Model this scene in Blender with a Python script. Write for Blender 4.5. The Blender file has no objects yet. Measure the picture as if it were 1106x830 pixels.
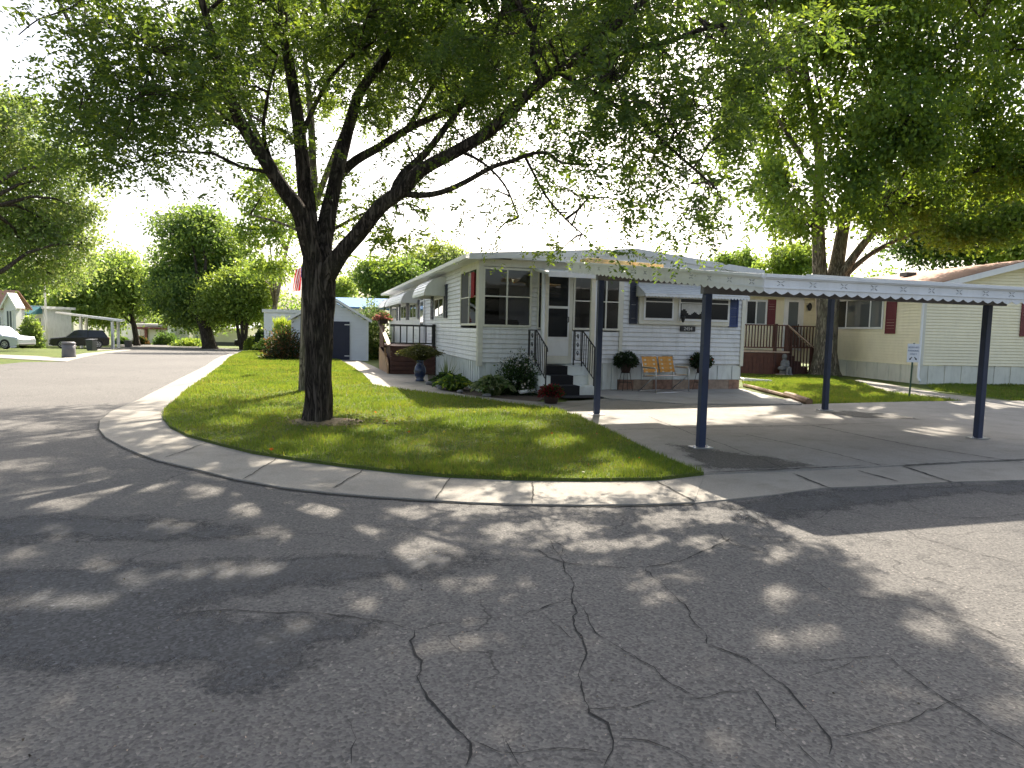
import bpy, bmesh, math, random
import numpy as np
from mathutils import Vector, Matrix
SUN_EL = 42.0; SUN_AZ = 8.5          # degrees; azimuth to the right of straight ahead (+Y)
random.seed(7); rng = np.random.default_rng(7)
scene = bpy.context.scene
COL = scene.collection
R = math.radians

# ---------------------------------------------------------------- camera model (photo 1106 x 830)
F = 720.0; H0 = 355.8; ROLL = .022; CH = 1.5
TH = math.atan((415 - H0) / F)
def ray(px, py):
    u = px - 553; v = py - 415
    c, s = math.cos(ROLL), math.sin(ROLL)
    ur = c*u + s*v; vr = -s*u + c*v
    d = (ur, F*math.cos(TH) - vr*math.sin(TH), -vr*math.cos(TH) - F*math.sin(TH))
    return (d[0]/d[1], 1., d[2]/d[1])
def gz(x, y):                                   # the street falls away gently in the distance
    if y < 24: return 0.
    if y < 32: return -.03*(y-24)**2/16
    if y < 52: return -.12-.03*(y-32)
    return -.72-.015*(y-52)
def G(px, py):                                  # a spot on the ground seen at a place of the photo
    r = ray(px, py); y = 1.
    while y < 400:
        if CH + r[2]*y <= gz(r[0]*y, y): break
        y += .01 if y < 30 else .03
    return Vector((r[0]*y, y, gz(r[0]*y, y)))
def at(px, py, Y):
    r = ray(px, py); return Vector((r[0]*Y, Y, CH + r[2]*Y))

# ---------------------------------------------------------------- materials
def nmat(name):
    m = bpy.data.materials.new(name); m.use_nodes = True
    nt = m.node_tree; b = nt.nodes['Principled BSDF']
    return m, nt, b
def node(nt, t, **kw):
    n = nt.nodes.new(t)
    for k, v in kw.items():
        if k in n.inputs: n.inputs[k].default_value = v
        else: setattr(n, k, v)
    return n
def ramp(nt, src, stops):
    r = nt.nodes.new('ShaderNodeValToRGB'); e = r.color_ramp.elements
    while len(e) < len(stops): e.new(.5)
    for i, (p, c) in enumerate(stops):
        e[i].position = p; e[i].color = (*c, 1) if len(c) == 3 else c
    nt.links.new(src, r.inputs[0]); return r.outputs[0]
def mixc(nt, f, a, b, mode='MIX'):
    n = nt.nodes.new('ShaderNodeMix'); n.data_type = 'RGBA'; n.blend_type = mode
    for s, v in ((n.inputs[0], f), (n.inputs[6], a), (n.inputs[7], b)):
        if isinstance(v, bpy.types.NodeSocket): nt.links.new(v, s)
        elif isinstance(v, (int, float)): s.default_value = v
        else: s.default_value = (*v, 1)
    return n.outputs[2]
def coords(nt, scale=(1,1,1), kind='Object'):
    tc = nt.nodes.new('ShaderNodeTexCoord'); mp = nt.nodes.new('ShaderNodeMapping')
    mp.inputs['Scale'].default_value = scale
    nt.links.new(tc.outputs[kind], mp.inputs[0]); return mp.outputs[0]
def noise(nt, co, scale, detail=4, rough=.55, dist=0):
    n = node(nt, 'ShaderNodeTexNoise', Scale=scale, Detail=detail, Roughness=rough, Distortion=dist)
    nt.links.new(co, n.inputs['Vector']); return n.outputs['Fac']
def bump(nt, b, h, strength=.3, dist=.01):
    n = node(nt, 'ShaderNodeBump', Strength=strength, Distance=dist)
    nt.links.new(h, n.inputs['Height']); nt.links.new(n.outputs[0], b.inputs['Normal'])
def paint(name, c, rough=.5, var=.12, sc=3., bs=.05, metal=0., dirt=0.):
    m, nt, b = nmat(name); co = coords(nt)
    f = noise(nt, co, sc, 5)
    lo = tuple(x*(1-var) for x in c); hi = tuple(min(1, x*(1+var)) for x in c)
    col = ramp(nt, f, [(.3, lo), (.7, hi)])
    if dirt:
        g = noise(nt, coords(nt, (1.2, 1.2, .35)), 6, 6, .65)
        gm = ramp(nt, g, [(.48, (0,0,0)), (.75, (dirt,)*3)])
        col = mixc(nt, gm, col, (c[0]*.45, c[1]*.43, c[2]*.36))
    nt.links.new(col, b.inputs['Base Color'])
    b.inputs['Roughness'].default_value = rough; b.inputs['Metallic'].default_value = metal
    if bs: bump(nt, b, noise(nt, co, sc*12, 4), bs, .004)
    return m
def leafmat(name, c, t, sc=1.2, tw=.45):
    m, nt, b = nmat(name); co = coords(nt)
    f = noise(nt, co, sc, 3); g = noise(nt, co, sc*14, 2)
    ff = node(nt, 'ShaderNodeMath', operation='ADD'); nt.links.new(f, ff.inputs[0]); nt.links.new(g, ff.inputs[1])
    h = node(nt, 'ShaderNodeMath', operation='MULTIPLY'); nt.links.new(ff.outputs[0], h.inputs[0]); h.inputs[1].default_value = .5
    lo = (c[0]*.55, c[1]*.62, c[2]*.7); hi = (c[0]*1.55, c[1]*1.3, c[2]*1.1)
    nt.links.new(ramp(nt, h.outputs[0], [(.36, lo), (.5, c), (.64, hi)]), b.inputs['Base Color'])
    b.inputs['Roughness'].default_value = .5; b.inputs['Specular IOR Level'].default_value = .35
    tr = node(nt, 'ShaderNodeBsdfTranslucent')
    lo = (t[0]*.6, t[1]*.7, t[2]*.8); hi = (t[0]*1.4, t[1]*1.2, t[2])
    nt.links.new(ramp(nt, h.outputs[0], [(.36, lo), (.5, t), (.64, hi)]), tr.inputs['Color'])
    mx = node(nt, 'ShaderNodeMixShader'); mx.inputs[0].default_value = tw
    nt.links.new(b.outputs[0], mx.inputs[1]); nt.links.new(tr.outputs[0], mx.inputs[2])
    nt.links.new(mx.outputs[0], nt.nodes['Material Output'].inputs[0])
    return m
def glass(name, tint=.55, rough=.02, body=None, ior=1.55):
    m, nt, b = nmat(name)
    gl = node(nt, 'ShaderNodeBsdfGlossy', Roughness=rough)
    fr = node(nt, 'ShaderNodeFresnel', IOR=ior)
    tr = node(nt, 'ShaderNodeBsdfTransparent') if body is None else node(nt, 'ShaderNodeBsdfDiffuse')
    tr.inputs[0].default_value = (tint, tint, tint*1.02, 1) if body is None else (*body, 1)
    mx = node(nt, 'ShaderNodeMixShader')
    nt.links.new(fr.outputs[0], mx.inputs[0]); nt.links.new(tr.outputs[0], mx.inputs[1]); nt.links.new(gl.outputs[0], mx.inputs[2])
    nt.links.new(mx.outputs[0], nt.nodes['Material Output'].inputs[0])
    return m
M = {}
def asphalt():
    m, nt, b = nmat('asphalt'); co = coords(nt)
    big = noise(nt, co, .35, 5, .6); mid = noise(nt, co, 2.5, 6, .65); grit = noise(nt, co, 70, 3, .7)
    v = node(nt, 'ShaderNodeTexVoronoi', Scale=75.); nt.links.new(co, v.inputs['Vector'])
    base = ramp(nt, big, [(.3, (.115,.110,.103)), (.7, (.142,.136,.127))])
    base = mixc(nt, ramp(nt, mid, [(.45, (0,0,0)), (.8, (.3,.3,.3))]), base, (.096,.093,.089))
    st = ramp(nt, v.outputs['Color'], [(.2, (.55,.55,.56)), (.5, (.95,.95,.95)), (.86, (1.2,1.19,1.17)), (.96, (2.1,2.0,1.9))])
    base = mixc(nt, .8, base, st, 'MULTIPLY')
    gr = ramp(nt, grit, [(.35, (.75,.75,.75)), (.65, (1.15,1.15,1.15))])
    base = mixc(nt, .7, base, gr, 'MULTIPLY')
    dn = node(nt, 'ShaderNodeTexNoise', Scale=3., Detail=5.); nt.links.new(co, dn.inputs['Vector'])
    dv = node(nt, 'ShaderNodeVectorMath', operation='MULTIPLY_ADD'); nt.links.new(dn.outputs['Color'], dv.inputs[0]); dv.inputs[1].default_value = (.5,.5,.5); nt.links.new(co, dv.inputs[2])
    cr = node(nt, 'ShaderNodeTexVoronoi', Scale=.75); cr.feature = 'DISTANCE_TO_EDGE'; nt.links.new(dv.outputs[0], cr.inputs['Vector'])
    cm = ramp(nt, cr.outputs['Distance'], [(.0, (1,1,1)), (.0035, (.6,.6,.6)), (.007, (0,0,0))])
    cm = mixc(nt, 1., cm, ramp(nt, noise(nt, co, .55, 3), [(.46, (0,0,0)), (.58, (.85,.85,.85))]), 'MULTIPLY')
    base = mixc(nt, cm, base, (.02,.02,.02))
    nt.links.new(base, b.inputs['Base Color']); b.inputs['Roughness'].default_value = .88
    b.inputs['Specular IOR Level'].default_value = .3
    ad = node(nt, 'ShaderNodeMath', operation='ADD'); nt.links.new(grit, ad.inputs[0]); nt.links.new(v.outputs['Distance'], ad.inputs[1])
    bump(nt, b, ad.outputs[0], .55, .006)
    return m
M['asphalt'] = asphalt()
def stain(name, c, lo=.42, hi=.56, sc=1.1):
    m, nt, b = nmat(name); co = coords(nt)
    v = node(nt, 'ShaderNodeTexVoronoi', Scale=75.); nt.links.new(co, v.inputs['Vector'])
    st = ramp(nt, v.outputs['Color'], [(.25, tuple(x*.5 for x in c)), (.6, c), (.9, tuple(x*1.5 for x in c)), (.97, tuple(x*2.6 for x in c))])
    nt.links.new(st, b.inputs['Base Color']); b.inputs['Roughness'].default_value = .8
    bump(nt, b, noise(nt, co, 70, 3, .7), .5, .006)
    tr = node(nt, 'ShaderNodeBsdfTransparent'); mx = node(nt, 'ShaderNodeMixShader')
    at_ = node(nt, 'ShaderNodeAttribute', attribute_name='edge')
    n1 = noise(nt, co, sc*2.5, 8, .7); n2 = noise(nt, co, 45, 2, .6)
    a = node(nt, 'ShaderNodeMath', operation='MULTIPLY_ADD'); nt.links.new(n1, a.inputs[0]); a.inputs[1].default_value = .9; nt.links.new(at_.outputs['Fac'], a.inputs[2])
    a2 = node(nt, 'ShaderNodeMath', operation='MULTIPLY_ADD'); nt.links.new(n2, a2.inputs[0]); a2.inputs[1].default_value = .35; nt.links.new(a.outputs[0], a2.inputs[2])
    f = ramp(nt, a2.outputs[0], [(.82, (0,0,0)), (1.0, (.85,.85,.85))])
    nt.links.new(f, mx.inputs[0]); nt.links.new(tr.outputs[0], mx.inputs[1]); nt.links.new(b.outputs[0], mx.inputs[2])
    nt.links.new(mx.outputs[0], nt.nodes['Material Output'].inputs[0])
    return m
M['stain'] = stain('dark_asphalt_stain', (.06,.062,.065))
M['oil'] = stain('driveway_stain', (.085,.08,.07))
def concrete(name, c, sc=1.):
    m, nt, b = nmat(name); co = coords(nt)
    big = noise(nt, co, .6*sc, 6, .65); fine = noise(nt, co, 60, 4, .7); blot = noise(nt, co, 2.2, 6, .7)
    base = ramp(nt, big, [(.3, tuple(x*.78 for x in c)), (.7, tuple(x*1.12 for x in c))])
    base = mixc(nt, ramp(nt, blot, [(.5, (0,0,0)), (.72, (.55,.55,.55))]), base, (c[0]*.55, c[1]*.53, c[2]*.48))
    base = mixc(nt, .6, base, ramp(nt, fine, [(.3, (.6,.6,.6)), (.65, (1.2,1.2,1.2))]), 'MULTIPLY')
    nt.links.new(base, b.inputs['Base Color']); b.inputs['Roughness'].default_value = .85
    bump(nt, b, fine, .35, .004); return m
M['concrete'] = concrete('weathered_concrete', (.27,.25,.215))
M['concrete_d'] = concrete('driveway_concrete', (.25,.235,.21))
M['concrete_p'] = concrete('patio_concrete', (.34,.325,.30))
def grass():
    m, nt, b = nmat('lawn_grass'); co = coords(nt)
    big = noise(nt, co, .5, 4, .6); fine = noise(nt, co, 55, 4, .75); mid = noise(nt, co, 5, 5, .7)
    base = ramp(nt, big, [(.3, (.075,.12,.024)), (.7, (.12,.15,.03))])
    base = mixc(nt, ramp(nt, mid, [(.45, (0,0,0)), (.75, (.6,.6,.6))]), base, (.15,.15,.045))
    base = mixc(nt, .8, base, ramp(nt, fine, [(.3, (.4,.4,.4)), (.7, (1.35,1.35,1.35))]), 'MULTIPLY')
    nt.links.new(base, b.inputs['Base Color']); b.inputs['Roughness'].default_value = .8
    b.inputs['Specular IOR Level'].default_value = .15
    bump(nt, b, fine, .9, .03); return m
M['grass'] = grass()
M['blade'] = leafmat('grass_blade', (.085,.145,.022), (.24,.33,.03), .8, .4)
M['dryblade'] = leafmat('dry_grass_blade', (.15,.155,.04), (.30,.28,.05), .8, .4)
M['drysoil'] = paint('dry_soil', (.2,.15,.085), .95, .4, 20, .8)
M['soil'] = paint('soil_mulch', (.07,.05,.035), .95, .5, 20, .8)
M['crack'] = paint('crack_dirt', (.012,.012,.012), .95, .4, 20, 0)
M['joint'] = paint('joint_dirt', (.05,.046,.036), .95, .5, 12, 0)
def bark(name, c, d):
    m, nt, b = nmat(name); co = coords(nt, (1,1,.16))
    f = noise(nt, co, 26, 8, .65, .6); g = noise(nt, coords(nt), 2.5, 4)
    w = noise(nt, coords(nt, (1,1,.11)), 15, 5, .6, .9); ab = node(nt, 'ShaderNodeMath', operation='SUBTRACT'); nt.links.new(w, ab.inputs[0]); ab.inputs[1].default_value = .5
    ab2 = node(nt, 'ShaderNodeMath', operation='ABSOLUTE'); nt.links.new(ab.outputs[0], ab2.inputs[0])
    r = ramp(nt, ab2.outputs[0], [(.0, (.22,.22,.22)), (.09, (1,1,1))])
    base = mixc(nt, 1., ramp(nt, f, [(.3, d), (.65, c)]), r, 'MULTIPLY')
    base = mixc(nt, ramp(nt, g, [(.45, (0,0,0)), (.8, (.5,.5,.5))]), base, (c[0]*.9, c[1]*1.05, c[2]*.85))
    nt.links.new(base, b.inputs['Base Color']); b.inputs['Roughness'].default_value = .95
    b.inputs['Specular IOR Level'].default_value = .15
    a = node(nt, 'ShaderNodeMath', operation='MULTIPLY_ADD'); nt.links.new(f, a.inputs[0]); a.inputs[1].default_value = .6; nt.links.new(r, a.inputs[2])
    bump(nt, b, a.outputs[0], 1., .035); return m
M['bark'] = bark('dark_furrowed_bark', (.13,.105,.085), (.045,.036,.03))
M['bark2'] = bark('grey_brown_bark', (.36,.31,.24), (.2,.165,.125))
M['locust'] = leafmat('locust_leaf', (.042,.085,.018), (.17,.26,.028), tw=.45)
M['limeleaf'] = leafmat('lime_leaf', (.075,.135,.02), (.30,.40,.035), tw=.5)
M['maple'] = leafmat('maple_leaf', (.055,.11,.022), (.25,.37,.032), tw=.5)
M['maple_y'] = leafmat('yellowing_leaf', (.12,.14,.02), (.4,.4,.04))
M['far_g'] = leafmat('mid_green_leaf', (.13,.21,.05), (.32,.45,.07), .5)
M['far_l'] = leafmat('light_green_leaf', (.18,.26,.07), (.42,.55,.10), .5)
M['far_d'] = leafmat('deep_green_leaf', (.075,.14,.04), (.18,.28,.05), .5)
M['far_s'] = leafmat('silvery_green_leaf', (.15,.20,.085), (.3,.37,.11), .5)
M['siding'] = paint('white_siding', (.74,.745,.74), .45, .07, 1.5, .03, dirt=.4)
M['siding_y'] = paint('cream_yellow_siding', (.87,.80,.58), .5, .05, 1.5, .03, dirt=.15)
M['skirt'] = paint('white_skirting', (.66,.69,.67), .5, .08, 2, .04, dirt=.45)
M['skirt_y'] = paint('grey_cream_skirting', (.70,.69,.60), .5, .06, 2, .04, dirt=.3)
M['white'] = paint('white_paint', (.78,.78,.77), .45, .05, 2, .03, dirt=.15)
M['cream'] = paint('cream_trim', (.70,.68,.58), .5, .06, 2, .04, dirt=.2)
M['alum'] = paint('white_aluminium', (.72,.73,.73), .38, .06, 2, .03, dirt=.2)
M['aged'] = leafmat('yellowed_fibreglass_panel', (.72,.64,.42), (.75,.62,.34), 4, .5)
M['navy'] = paint('navy_paint', (.014,.025,.062), .5, .2, 5, .05, dirt=.2)
M['blueshut'] = paint('blue_shutter_paint', (.03,.055,.17), .5, .12, 5, .04)
M['darkshut'] = paint('dark_navy_shutter', (.02,.025,.045), .5, .15, 5, .04)
M['maroon'] = paint('maroon_paint', (.16,.028,.035), .5, .12, 5, .04)
M['brown'] = paint('red_brown_stain', (.11,.04,.025), .65, .25, 6, .2)
M['brown_d'] = paint('dark_brown_stain', (.075,.028,.02), .65, .3, 6, .2)
M['cedar'] = paint('weathered_cedar', (.36,.22,.12), .75, .25, 7, .2)
M['caprail'] = paint('pale_rail', (.5,.36,.28), .55, .2, 7, .1)  # pale pinkish brown for rail caps and the far deck floor
M['black'] = paint('black_iron', (.014,.014,.015), .45, .3, 10, .1)
M['carpet'] = paint('black_carpet', (.012,.012,.015), .95, .3, 60, .6)
M['brick'] = paint('worn_brick', (.26,.155,.11), .85, .4, 9, .4)
M['brick2'] = paint('pale_brick', (.32,.24,.18), .85, .3, 9, .4)
M['shingle'] = paint('brown_red_shingle', (.34,.19,.13), .9, .25, 14, .6)
M['shingle_g'] = paint('grey_shingle', (.34,.33,.32), .9, .2, 14, .6)
M['roofwhite'] = paint('white_metal_roof', (.72,.72,.72), .4, .05, 2, .03, dirt=.15)
M['blue'] = paint('blue_metal_roof', (.035,.14,.32), .85, .1, 2, .04)
M['teal'] = paint('teal_awning', (.02,.13,.15), .6, .12, 3, .05)
M['shedwhite'] = paint('shed_siding', (.75,.76,.78), .5, .04, 2, .03)
M['sheddoor'] = paint('shed_door_navy', (.017,.019,.045), .5, .1, 4, .05)
M['dark'] = paint('dark_interior', (.02,.02,.022), .8, .3, 3, 0)
M['inwall'] = paint('porch_inner_wall', (.6,.6,.57), .7, .08, 2, 0)
M['pane'] = glass('window_glass', .78)
M['darkpane'] = glass('dark_window_glass', 1, .02, (.02,.022,.025))
M['greypane'] = glass('grey_window_glass', 1, .05, (.12,.135,.14), 1.9)
M['shinypane'] = glass('reflecting_window_glass', 1, .02, (.10,.11,.11), 2.6)
M['curtain'] = paint('white_curtain', (.62,.61,.58), .8, .1, 9, .1)
M['screen'] = paint('grey_insect_screen', (.085,.085,.085), .9, .1, 30, 0)
M['galv'] = paint('stamped_grey_metal', (.38,.39,.39), .5, .1, 5, 0)
M['chrome'] = paint('aluminium_tube', (.6,.6,.61), .3, .05, 4, 0, .9)
M['orange'] = paint('orange_webbing', (.62,.30,.06), .75, .12, 14, .1)
M['webwhite'] = paint('pale_webbing', (.65,.55,.38), .75, .1, 14, .1)
M['terracotta'] = paint('dark_pot', (.05,.028,.022), .6, .2, 6, .1)
M['bluepot'] = paint('blue_glazed_pot', (.025,.04,.09), .2, .25, 6, .03)
M['flower_r'] = leafmat('dark_red_petal', (.16,.015,.02), (.2,.02,.02), 3)
M['flower_p'] = leafmat('pink_petal', (.55,.16,.18), (.5,.2,.16), 3)
M['flower_o'] = leafmat('coral_petal', (.55,.08,.04), (.5,.1,.05), 3)
M['flower_w'] = leafmat('white_petal', (.75,.72,.68), (.6,.6,.55), 3)
M['plant'] = leafmat('garden_leaf', (.045,.095,.025), (.12,.22,.04), 3)
M['plant_d'] = leafmat('dark_garden_leaf', (.02,.04,.016), (.05,.09,.02), 3)
M['plant_v'] = leafmat('variegated_leaf', (.22,.27,.13), (.24,.3,.12), 9)
M['plant_y'] = leafmat('yellow_green_leaf', (.18,.26,.035), (.4,.5,.05), 3)
M['plant_s'] = leafmat('olive_leaf', (.075,.085,.03), (.16,.17,.04), 3)
M['plant_r'] = leafmat('bronze_leaf', (.11,.055,.025), (.22,.12,.04), 3)
M['stone'] = paint('grey_cast_stone', (.17,.17,.175), .85, .25, 14, .4)
M['carsilver'] = paint('silver_car_paint', (.55,.58,.62), .25, .03, 1, 0, .35)
M['carblack'] = paint('black_car_paint', (.012,.012,.014), .2, .1, 1, 0)
M['rubber'] = paint('tyre_rubber', (.02,.02,.02), .85, .2, 9, .1)
M['rim'] = paint('alloy_rim', (.5,.5,.52), .3, .08, 6, 0, .8)
M['lampglass'] = glass('headlight_lens', 1, .1, (.55,.55,.56))
M['redlens'] = paint('red_lens', (.3,.01,.01), .25, .1, 5, 0)
M['bin'] = paint('charcoal_plastic', (.06,.062,.068), .55, .15, 5, .05)
M['bin2'] = paint('grey_plastic', (.13,.125,.125), .55, .15, 5, .05)
M['signwhite'] = paint('sign_white', (.72,.74,.76), .4, .03, 4, 0)
M['ink'] = paint('blue_grey_ink', (.12,.16,.25), .6, .05, 4, 0)
M['inkblack'] = paint('black_ink', (.02,.02,.02), .6, .05, 4, 0)
M['green_post'] = paint('green_steel_post', (.03,.075,.04), .6, .2, 6, .1)
M['flag_r'] = leafmat('flag_red', (.5,.02,.03), (.4,.02,.03), 3)
M['flag_w'] = leafmat('flag_white', (.75,.72,.72), (.55,.52,.52), 3)
M['flag_b'] = leafmat('flag_blue', (.03,.04,.16), (.03,.04,.14), 3)
M['timber'] = paint('edging_timber', (.22,.14,.09), .85, .3, 8, .3)
M['leaf_o'] = leafmat('fallen_orange_leaf', (.5,.12,.02), (.4,.1,.02), 3)

# ---------------------------------------------------------------- mesh builder
class MB:
    def __init__(s): s.v = []; s.f = []; s.m = []
    def face(s, pts, mi=0):
        n = len(s.v); s.v += [tuple(p) for p in pts]; s.f.append(list(range(n, n+len(pts)))); s.m.append(mi); return s
    def box(s, x0, x1, y0, y1, z0, z1, mi=0):
        n = len(s.v)
        s.v += [(x0,y0,z0),(x1,y0,z0),(x1,y1,z0),(x0,y1,z0),(x0,y0,z1),(x1,y0,z1),(x1,y1,z1),(x0,y1,z1)]
        for q in ((3,2,1,0),(4,5,6,7),(0,1,5,4),(1,2,6,5),(2,3,7,6),(3,0,4,7)):
            s.f.append([n+i for i in q]); s.m.append(mi)
        return s
    def bar(s, a, b, w, h, mi=0, up=(0,0,1)):           # rectangular bar from a to b
        a = Vector(a); b = Vector(b); d = (b-a).normalized(); u = Vector(up)
        if abs(d.dot(u)) > .98: u = Vector((0,1,0))
        x = d.cross(u).normalized(); y = x.cross(d).normalized(); n = len(s.v)
        for p in (a, b):
            for i, j in ((-1,-1),(1,-1),(1,1),(-1,1)): s.v.append(tuple(p + x*(i*w/2) + y*(j*h/2)))
        for q in ((0,1,2,3),(7,6,5,4),(0,4,5,1),(1,5,6,2),(2,6,7,3),(3,7,4,0)):
            s.f.append([n+i for i in q]); s.m.append(mi)
        return s
    def tube(s, pts, rad, n=8, mi=0, wob=None):
        pts = [Vector(p) for p in pts]
        if not hasattr(rad, '__len__'): rad = [rad]*len(pts)
        base = len(s.v); px = None
        for i, p in enumerate(pts):
            d = (pts[min(i+1, len(pts)-1)] - pts[max(i-1, 0)]).normalized()
            if px is None:
                px = d.cross(Vector((0,0,1)))
                if px.length < .05: px = d.cross(Vector((0,1,0)))
            px = (px - d*px.dot(d)).normalized(); py = d.cross(px)
            for k in range(n):
                a = 2*math.pi*k/n; r = rad[i]
                if wob: r *= wob(i, a, p)
                s.v.append(tuple(p + px*math.cos(a)*r + py*math.sin(a)*r))
        for i in range(len(pts)-1):
            for k in range(n):
                a = base+i*n+k; b = base+i*n+(k+1) % n
                s.f.append([a, b, b+n, a+n]); s.m.append(mi)
        s.f.append([base+k for k in reversed(range(n))]); s.m.append(mi)
        s.f.append([base+(len(pts)-1)*n+k for k in range(n)]); s.m.append(mi)
        return s
    def lathe(s, prof, n=16, c=(0,0,0), mi=0):
        base = len(s.v)
        for r, z in prof:
            for k in range(n):
                a = 2*math.pi*k/n; s.v.append((c[0]+r*math.cos(a), c[1]+r*math.sin(a), c[2]+z))
        for i in range(len(prof)-1):
            for k in range(n):
                a = base+i*n+k; b = base+i*n+(k+1) % n
                s.f.append([a, b, b+n, a+n]); s.m.append(mi)
        s.f.append([base+k for k in reversed(range(n))]); s.m.append(mi)
        s.f.append([base+(len(prof)-1)*n+k for k in range(n)]); s.m.append(mi)
        return s
    def prism(s, poly, ext, mi=0):                       # poly: 3D points, ext: extrusion vector
        n = len(s.v); k = len(poly); e = Vector(ext)
        s.v += [tuple(p) for p in poly] + [tuple(Vector(p)+e) for p in poly]
        s.f.append([n+i for i in reversed(range(k))]); s.m.append(mi)
        s.f.append([n+k+i for i in range(k)]); s.m.append(mi)
        for i in range(k):
            j = (i+1) % k; s.f.append([n+i, n+j, n+k+j, n+k+i]); s.m.append(mi)
        return s
    def ball(s, c, r, n=8, mi=0):
        r = r if hasattr(r, '__len__') else (r, r, r); prof = []
        base = len(s.v); m_ = max(4, n//2+1)
        for i in range(m_+1):
            t = math.pi*i/m_
            for k in range(n):
                a = 2*math.pi*k/n
                s.v.append((c[0]+r[0]*math.sin(t)*math.cos(a), c[1]+r[1]*math.sin(t)*math.sin(a), c[2]-r[2]*math.cos(t)))
        for i in range(m_):
            for k in range(n):
                a = base+i*n+k; b = base+i*n+(k+1) % n
                s.f.append([a, b, b+n, a+n]); s.m.append(mi)
        return s
    def build(s, name, mats, parent=None, smooth=False, bev=0, solid=0):
        me = bpy.data.meshes.new(name); me.from_pydata(s.v, [], s.f)
        for m in (mats if isinstance(mats, (list, tuple)) else [mats]): me.materials.append(M[m] if isinstance(m, str) else m)
        me.polygons.foreach_set('material_index', s.m)
        bm = bmesh.new(); bm.from_mesh(me); bmesh.ops.remove_doubles(bm, verts=bm.verts, dist=1e-5)
        bmesh.ops.recalc_face_normals(bm, faces=bm.faces); bm.to_mesh(me); bm.free()
        if smooth: me.polygons.foreach_set('use_smooth', [True]*len(me.polygons))
        o = bpy.data.objects.new(name, me); COL.objects.link(o)
        if parent: o.parent = parent
        if bev:
            b = o.modifiers.new('bevel', 'BEVEL'); b.width = bev; b.segments = 2; b.limit_method = 'ANGLE'
        return o
def thing(name, label, cat, loc=(0,0,0), rz=0., group=None):
    o = bpy.data.objects.new(name, None); COL.objects.link(o); o.empty_display_size = .2
    o.location = loc; o.rotation_euler = (0, 0, rz); return tag(o, label, cat, group)
def tag(o, label, cat, group=None, kind=None):
    o['label'] = label; o['category'] = cat
    if group: o['group'] = group
    if kind: o['kind'] = kind
    return o
def copy_tree(o, parent=None):
    c = o.copy(); COL.objects.link(c)
    if parent: c.parent = parent
    for ch in list(o.children): copy_tree(ch, c)
    return c
def text_mesh(name, body, size, mat, parent, origin, xdir, up, ext=.002, align='CENTER'):
    cu = bpy.data.curves.new(name, 'FONT'); cu.body = body; cu.size = size; cu.align_x = align; cu.align_y = 'CENTER'
    cu.extrude = ext; tmp = bpy.data.objects.new(name+'_src', cu); COL.objects.link(tmp)
    dg = bpy.context.evaluated_depsgraph_get(); me = bpy.data.meshes.new_from_object(tmp.evaluated_get(dg))
    bpy.data.objects.remove(tmp); bpy.data.curves.remove(cu)
    x = Vector(xdir).normalized(); y = Vector(up).normalized(); z = x.cross(y)
    mt = Matrix((x, y, z)).transposed().to_4x4(); mt.translation = Vector(origin); me.transform(mt)
    me.materials.clear(); me.materials.append(M[mat])
    o = bpy.data.objects.new(name, me); COL.objects.link(o); o.parent = parent; return o

# ---------------------------------------------------------------- gaps in the crowns
# where the sun reaches the ground in the photo the crowns above are open along the sun's direction
FLECKS = [(228,532,20,7),(263,552,11,5),(299,577,15,6),(349,552,20,7),(390,575,14,6),(71,578,24,8),(56,540,34,12),(15,504,22,6),(122,527,40,6),(440,555,20,7),(506,547,35,8),(471,583,16,5),(278,613,14,5),(30,461,34,5),
 (294,504,25,6),(354,512,20,5),(415,517,20,5),(456,527,15,4),(501,535,30,5),(228,499,20,4),(167,479,15,5),(152,456,22,12),
 (144,628,21,7),(218,620,30,8),(281,615,15,7),(46,653,26,7),(96,653,20,5),(284,696,13,9),(329,681,11,6),(228,727,20,14),(511,636,40,8),(520,653,30,6),(515,666,22,6),(390,653,10,5),(466,590,22,6),(440,600,26,6),(440,625,12,10),(304,798,22,13),(360,795,18,18),(466,699,21,9),(506,700,12,7),(425,772,26,10),(395,684,14,7),(420,714,20,9),
 (693,631,15,7),(743,620,17,10),(835,600,18,7),(733,706,32,11),(835,696,26,11),(885,691,15,8),(840,646,14,11),(713,651,22,7),(769,727,20,11),(931,752,32,10),(991,760,20,8),(971,798,22,13),(769,803,18,11),(809,815,18,10),(698,820,16,13),(764,587,22,6),(647,590,32,6),(703,585,14,5),(971,631,20,9),(1002,681,15,11),(576,636,14,9),(556,689,13,8),(1093,767,18,11),
 (619,573,28,6),(693,587,16,5),(590,566,20,5),(718,563,28,9),(772,558,20,7),(609,533,28,6),(673,531,30,6),(580,531,12,5),(545,575,18,6),(100,610,18,6),(180,570,20,6),(20,600,20,6),(640,700,12,7),(620,760,14,9),(540,790,14,9),(150,790,16,9),(60,760,14,7),
 (440,450,80,9),(520,461,45,7),(445,492,22,5),(506,504,22,4),(349,481,20,4),(243,461,24,4),(283,448,30,5),(624,476,13,5),(604,484,20,6),(654,499,16,5),(678,511,20,5),(575,464,14,6),(400,470,22,5),
 (772,447,26,5),(822,444,22,5),(940,442,18,5),(965,452,12,3),(1009,469,28,6),(900,452,14,3),(1040,452,20,3),(920,474,12,3),(850,452,14,3),(828,416,34,8),(862,428,24,7),(925,416,22,6),(955,427,28,4)]
LITPOLY = [[(834,574),(905,565),(955,560),(1054,548),(1110,546),(1240,545),(1240,800),(1106,722),(1060,690),(1015,645),(950,613),(900,591),(860,583)],
 [(660,447),(700,443),(790,441),(802,452),(760,456),(690,453)],[(1000,434.5),(1130,434.5),(1130,446),(1060,441)]]
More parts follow.
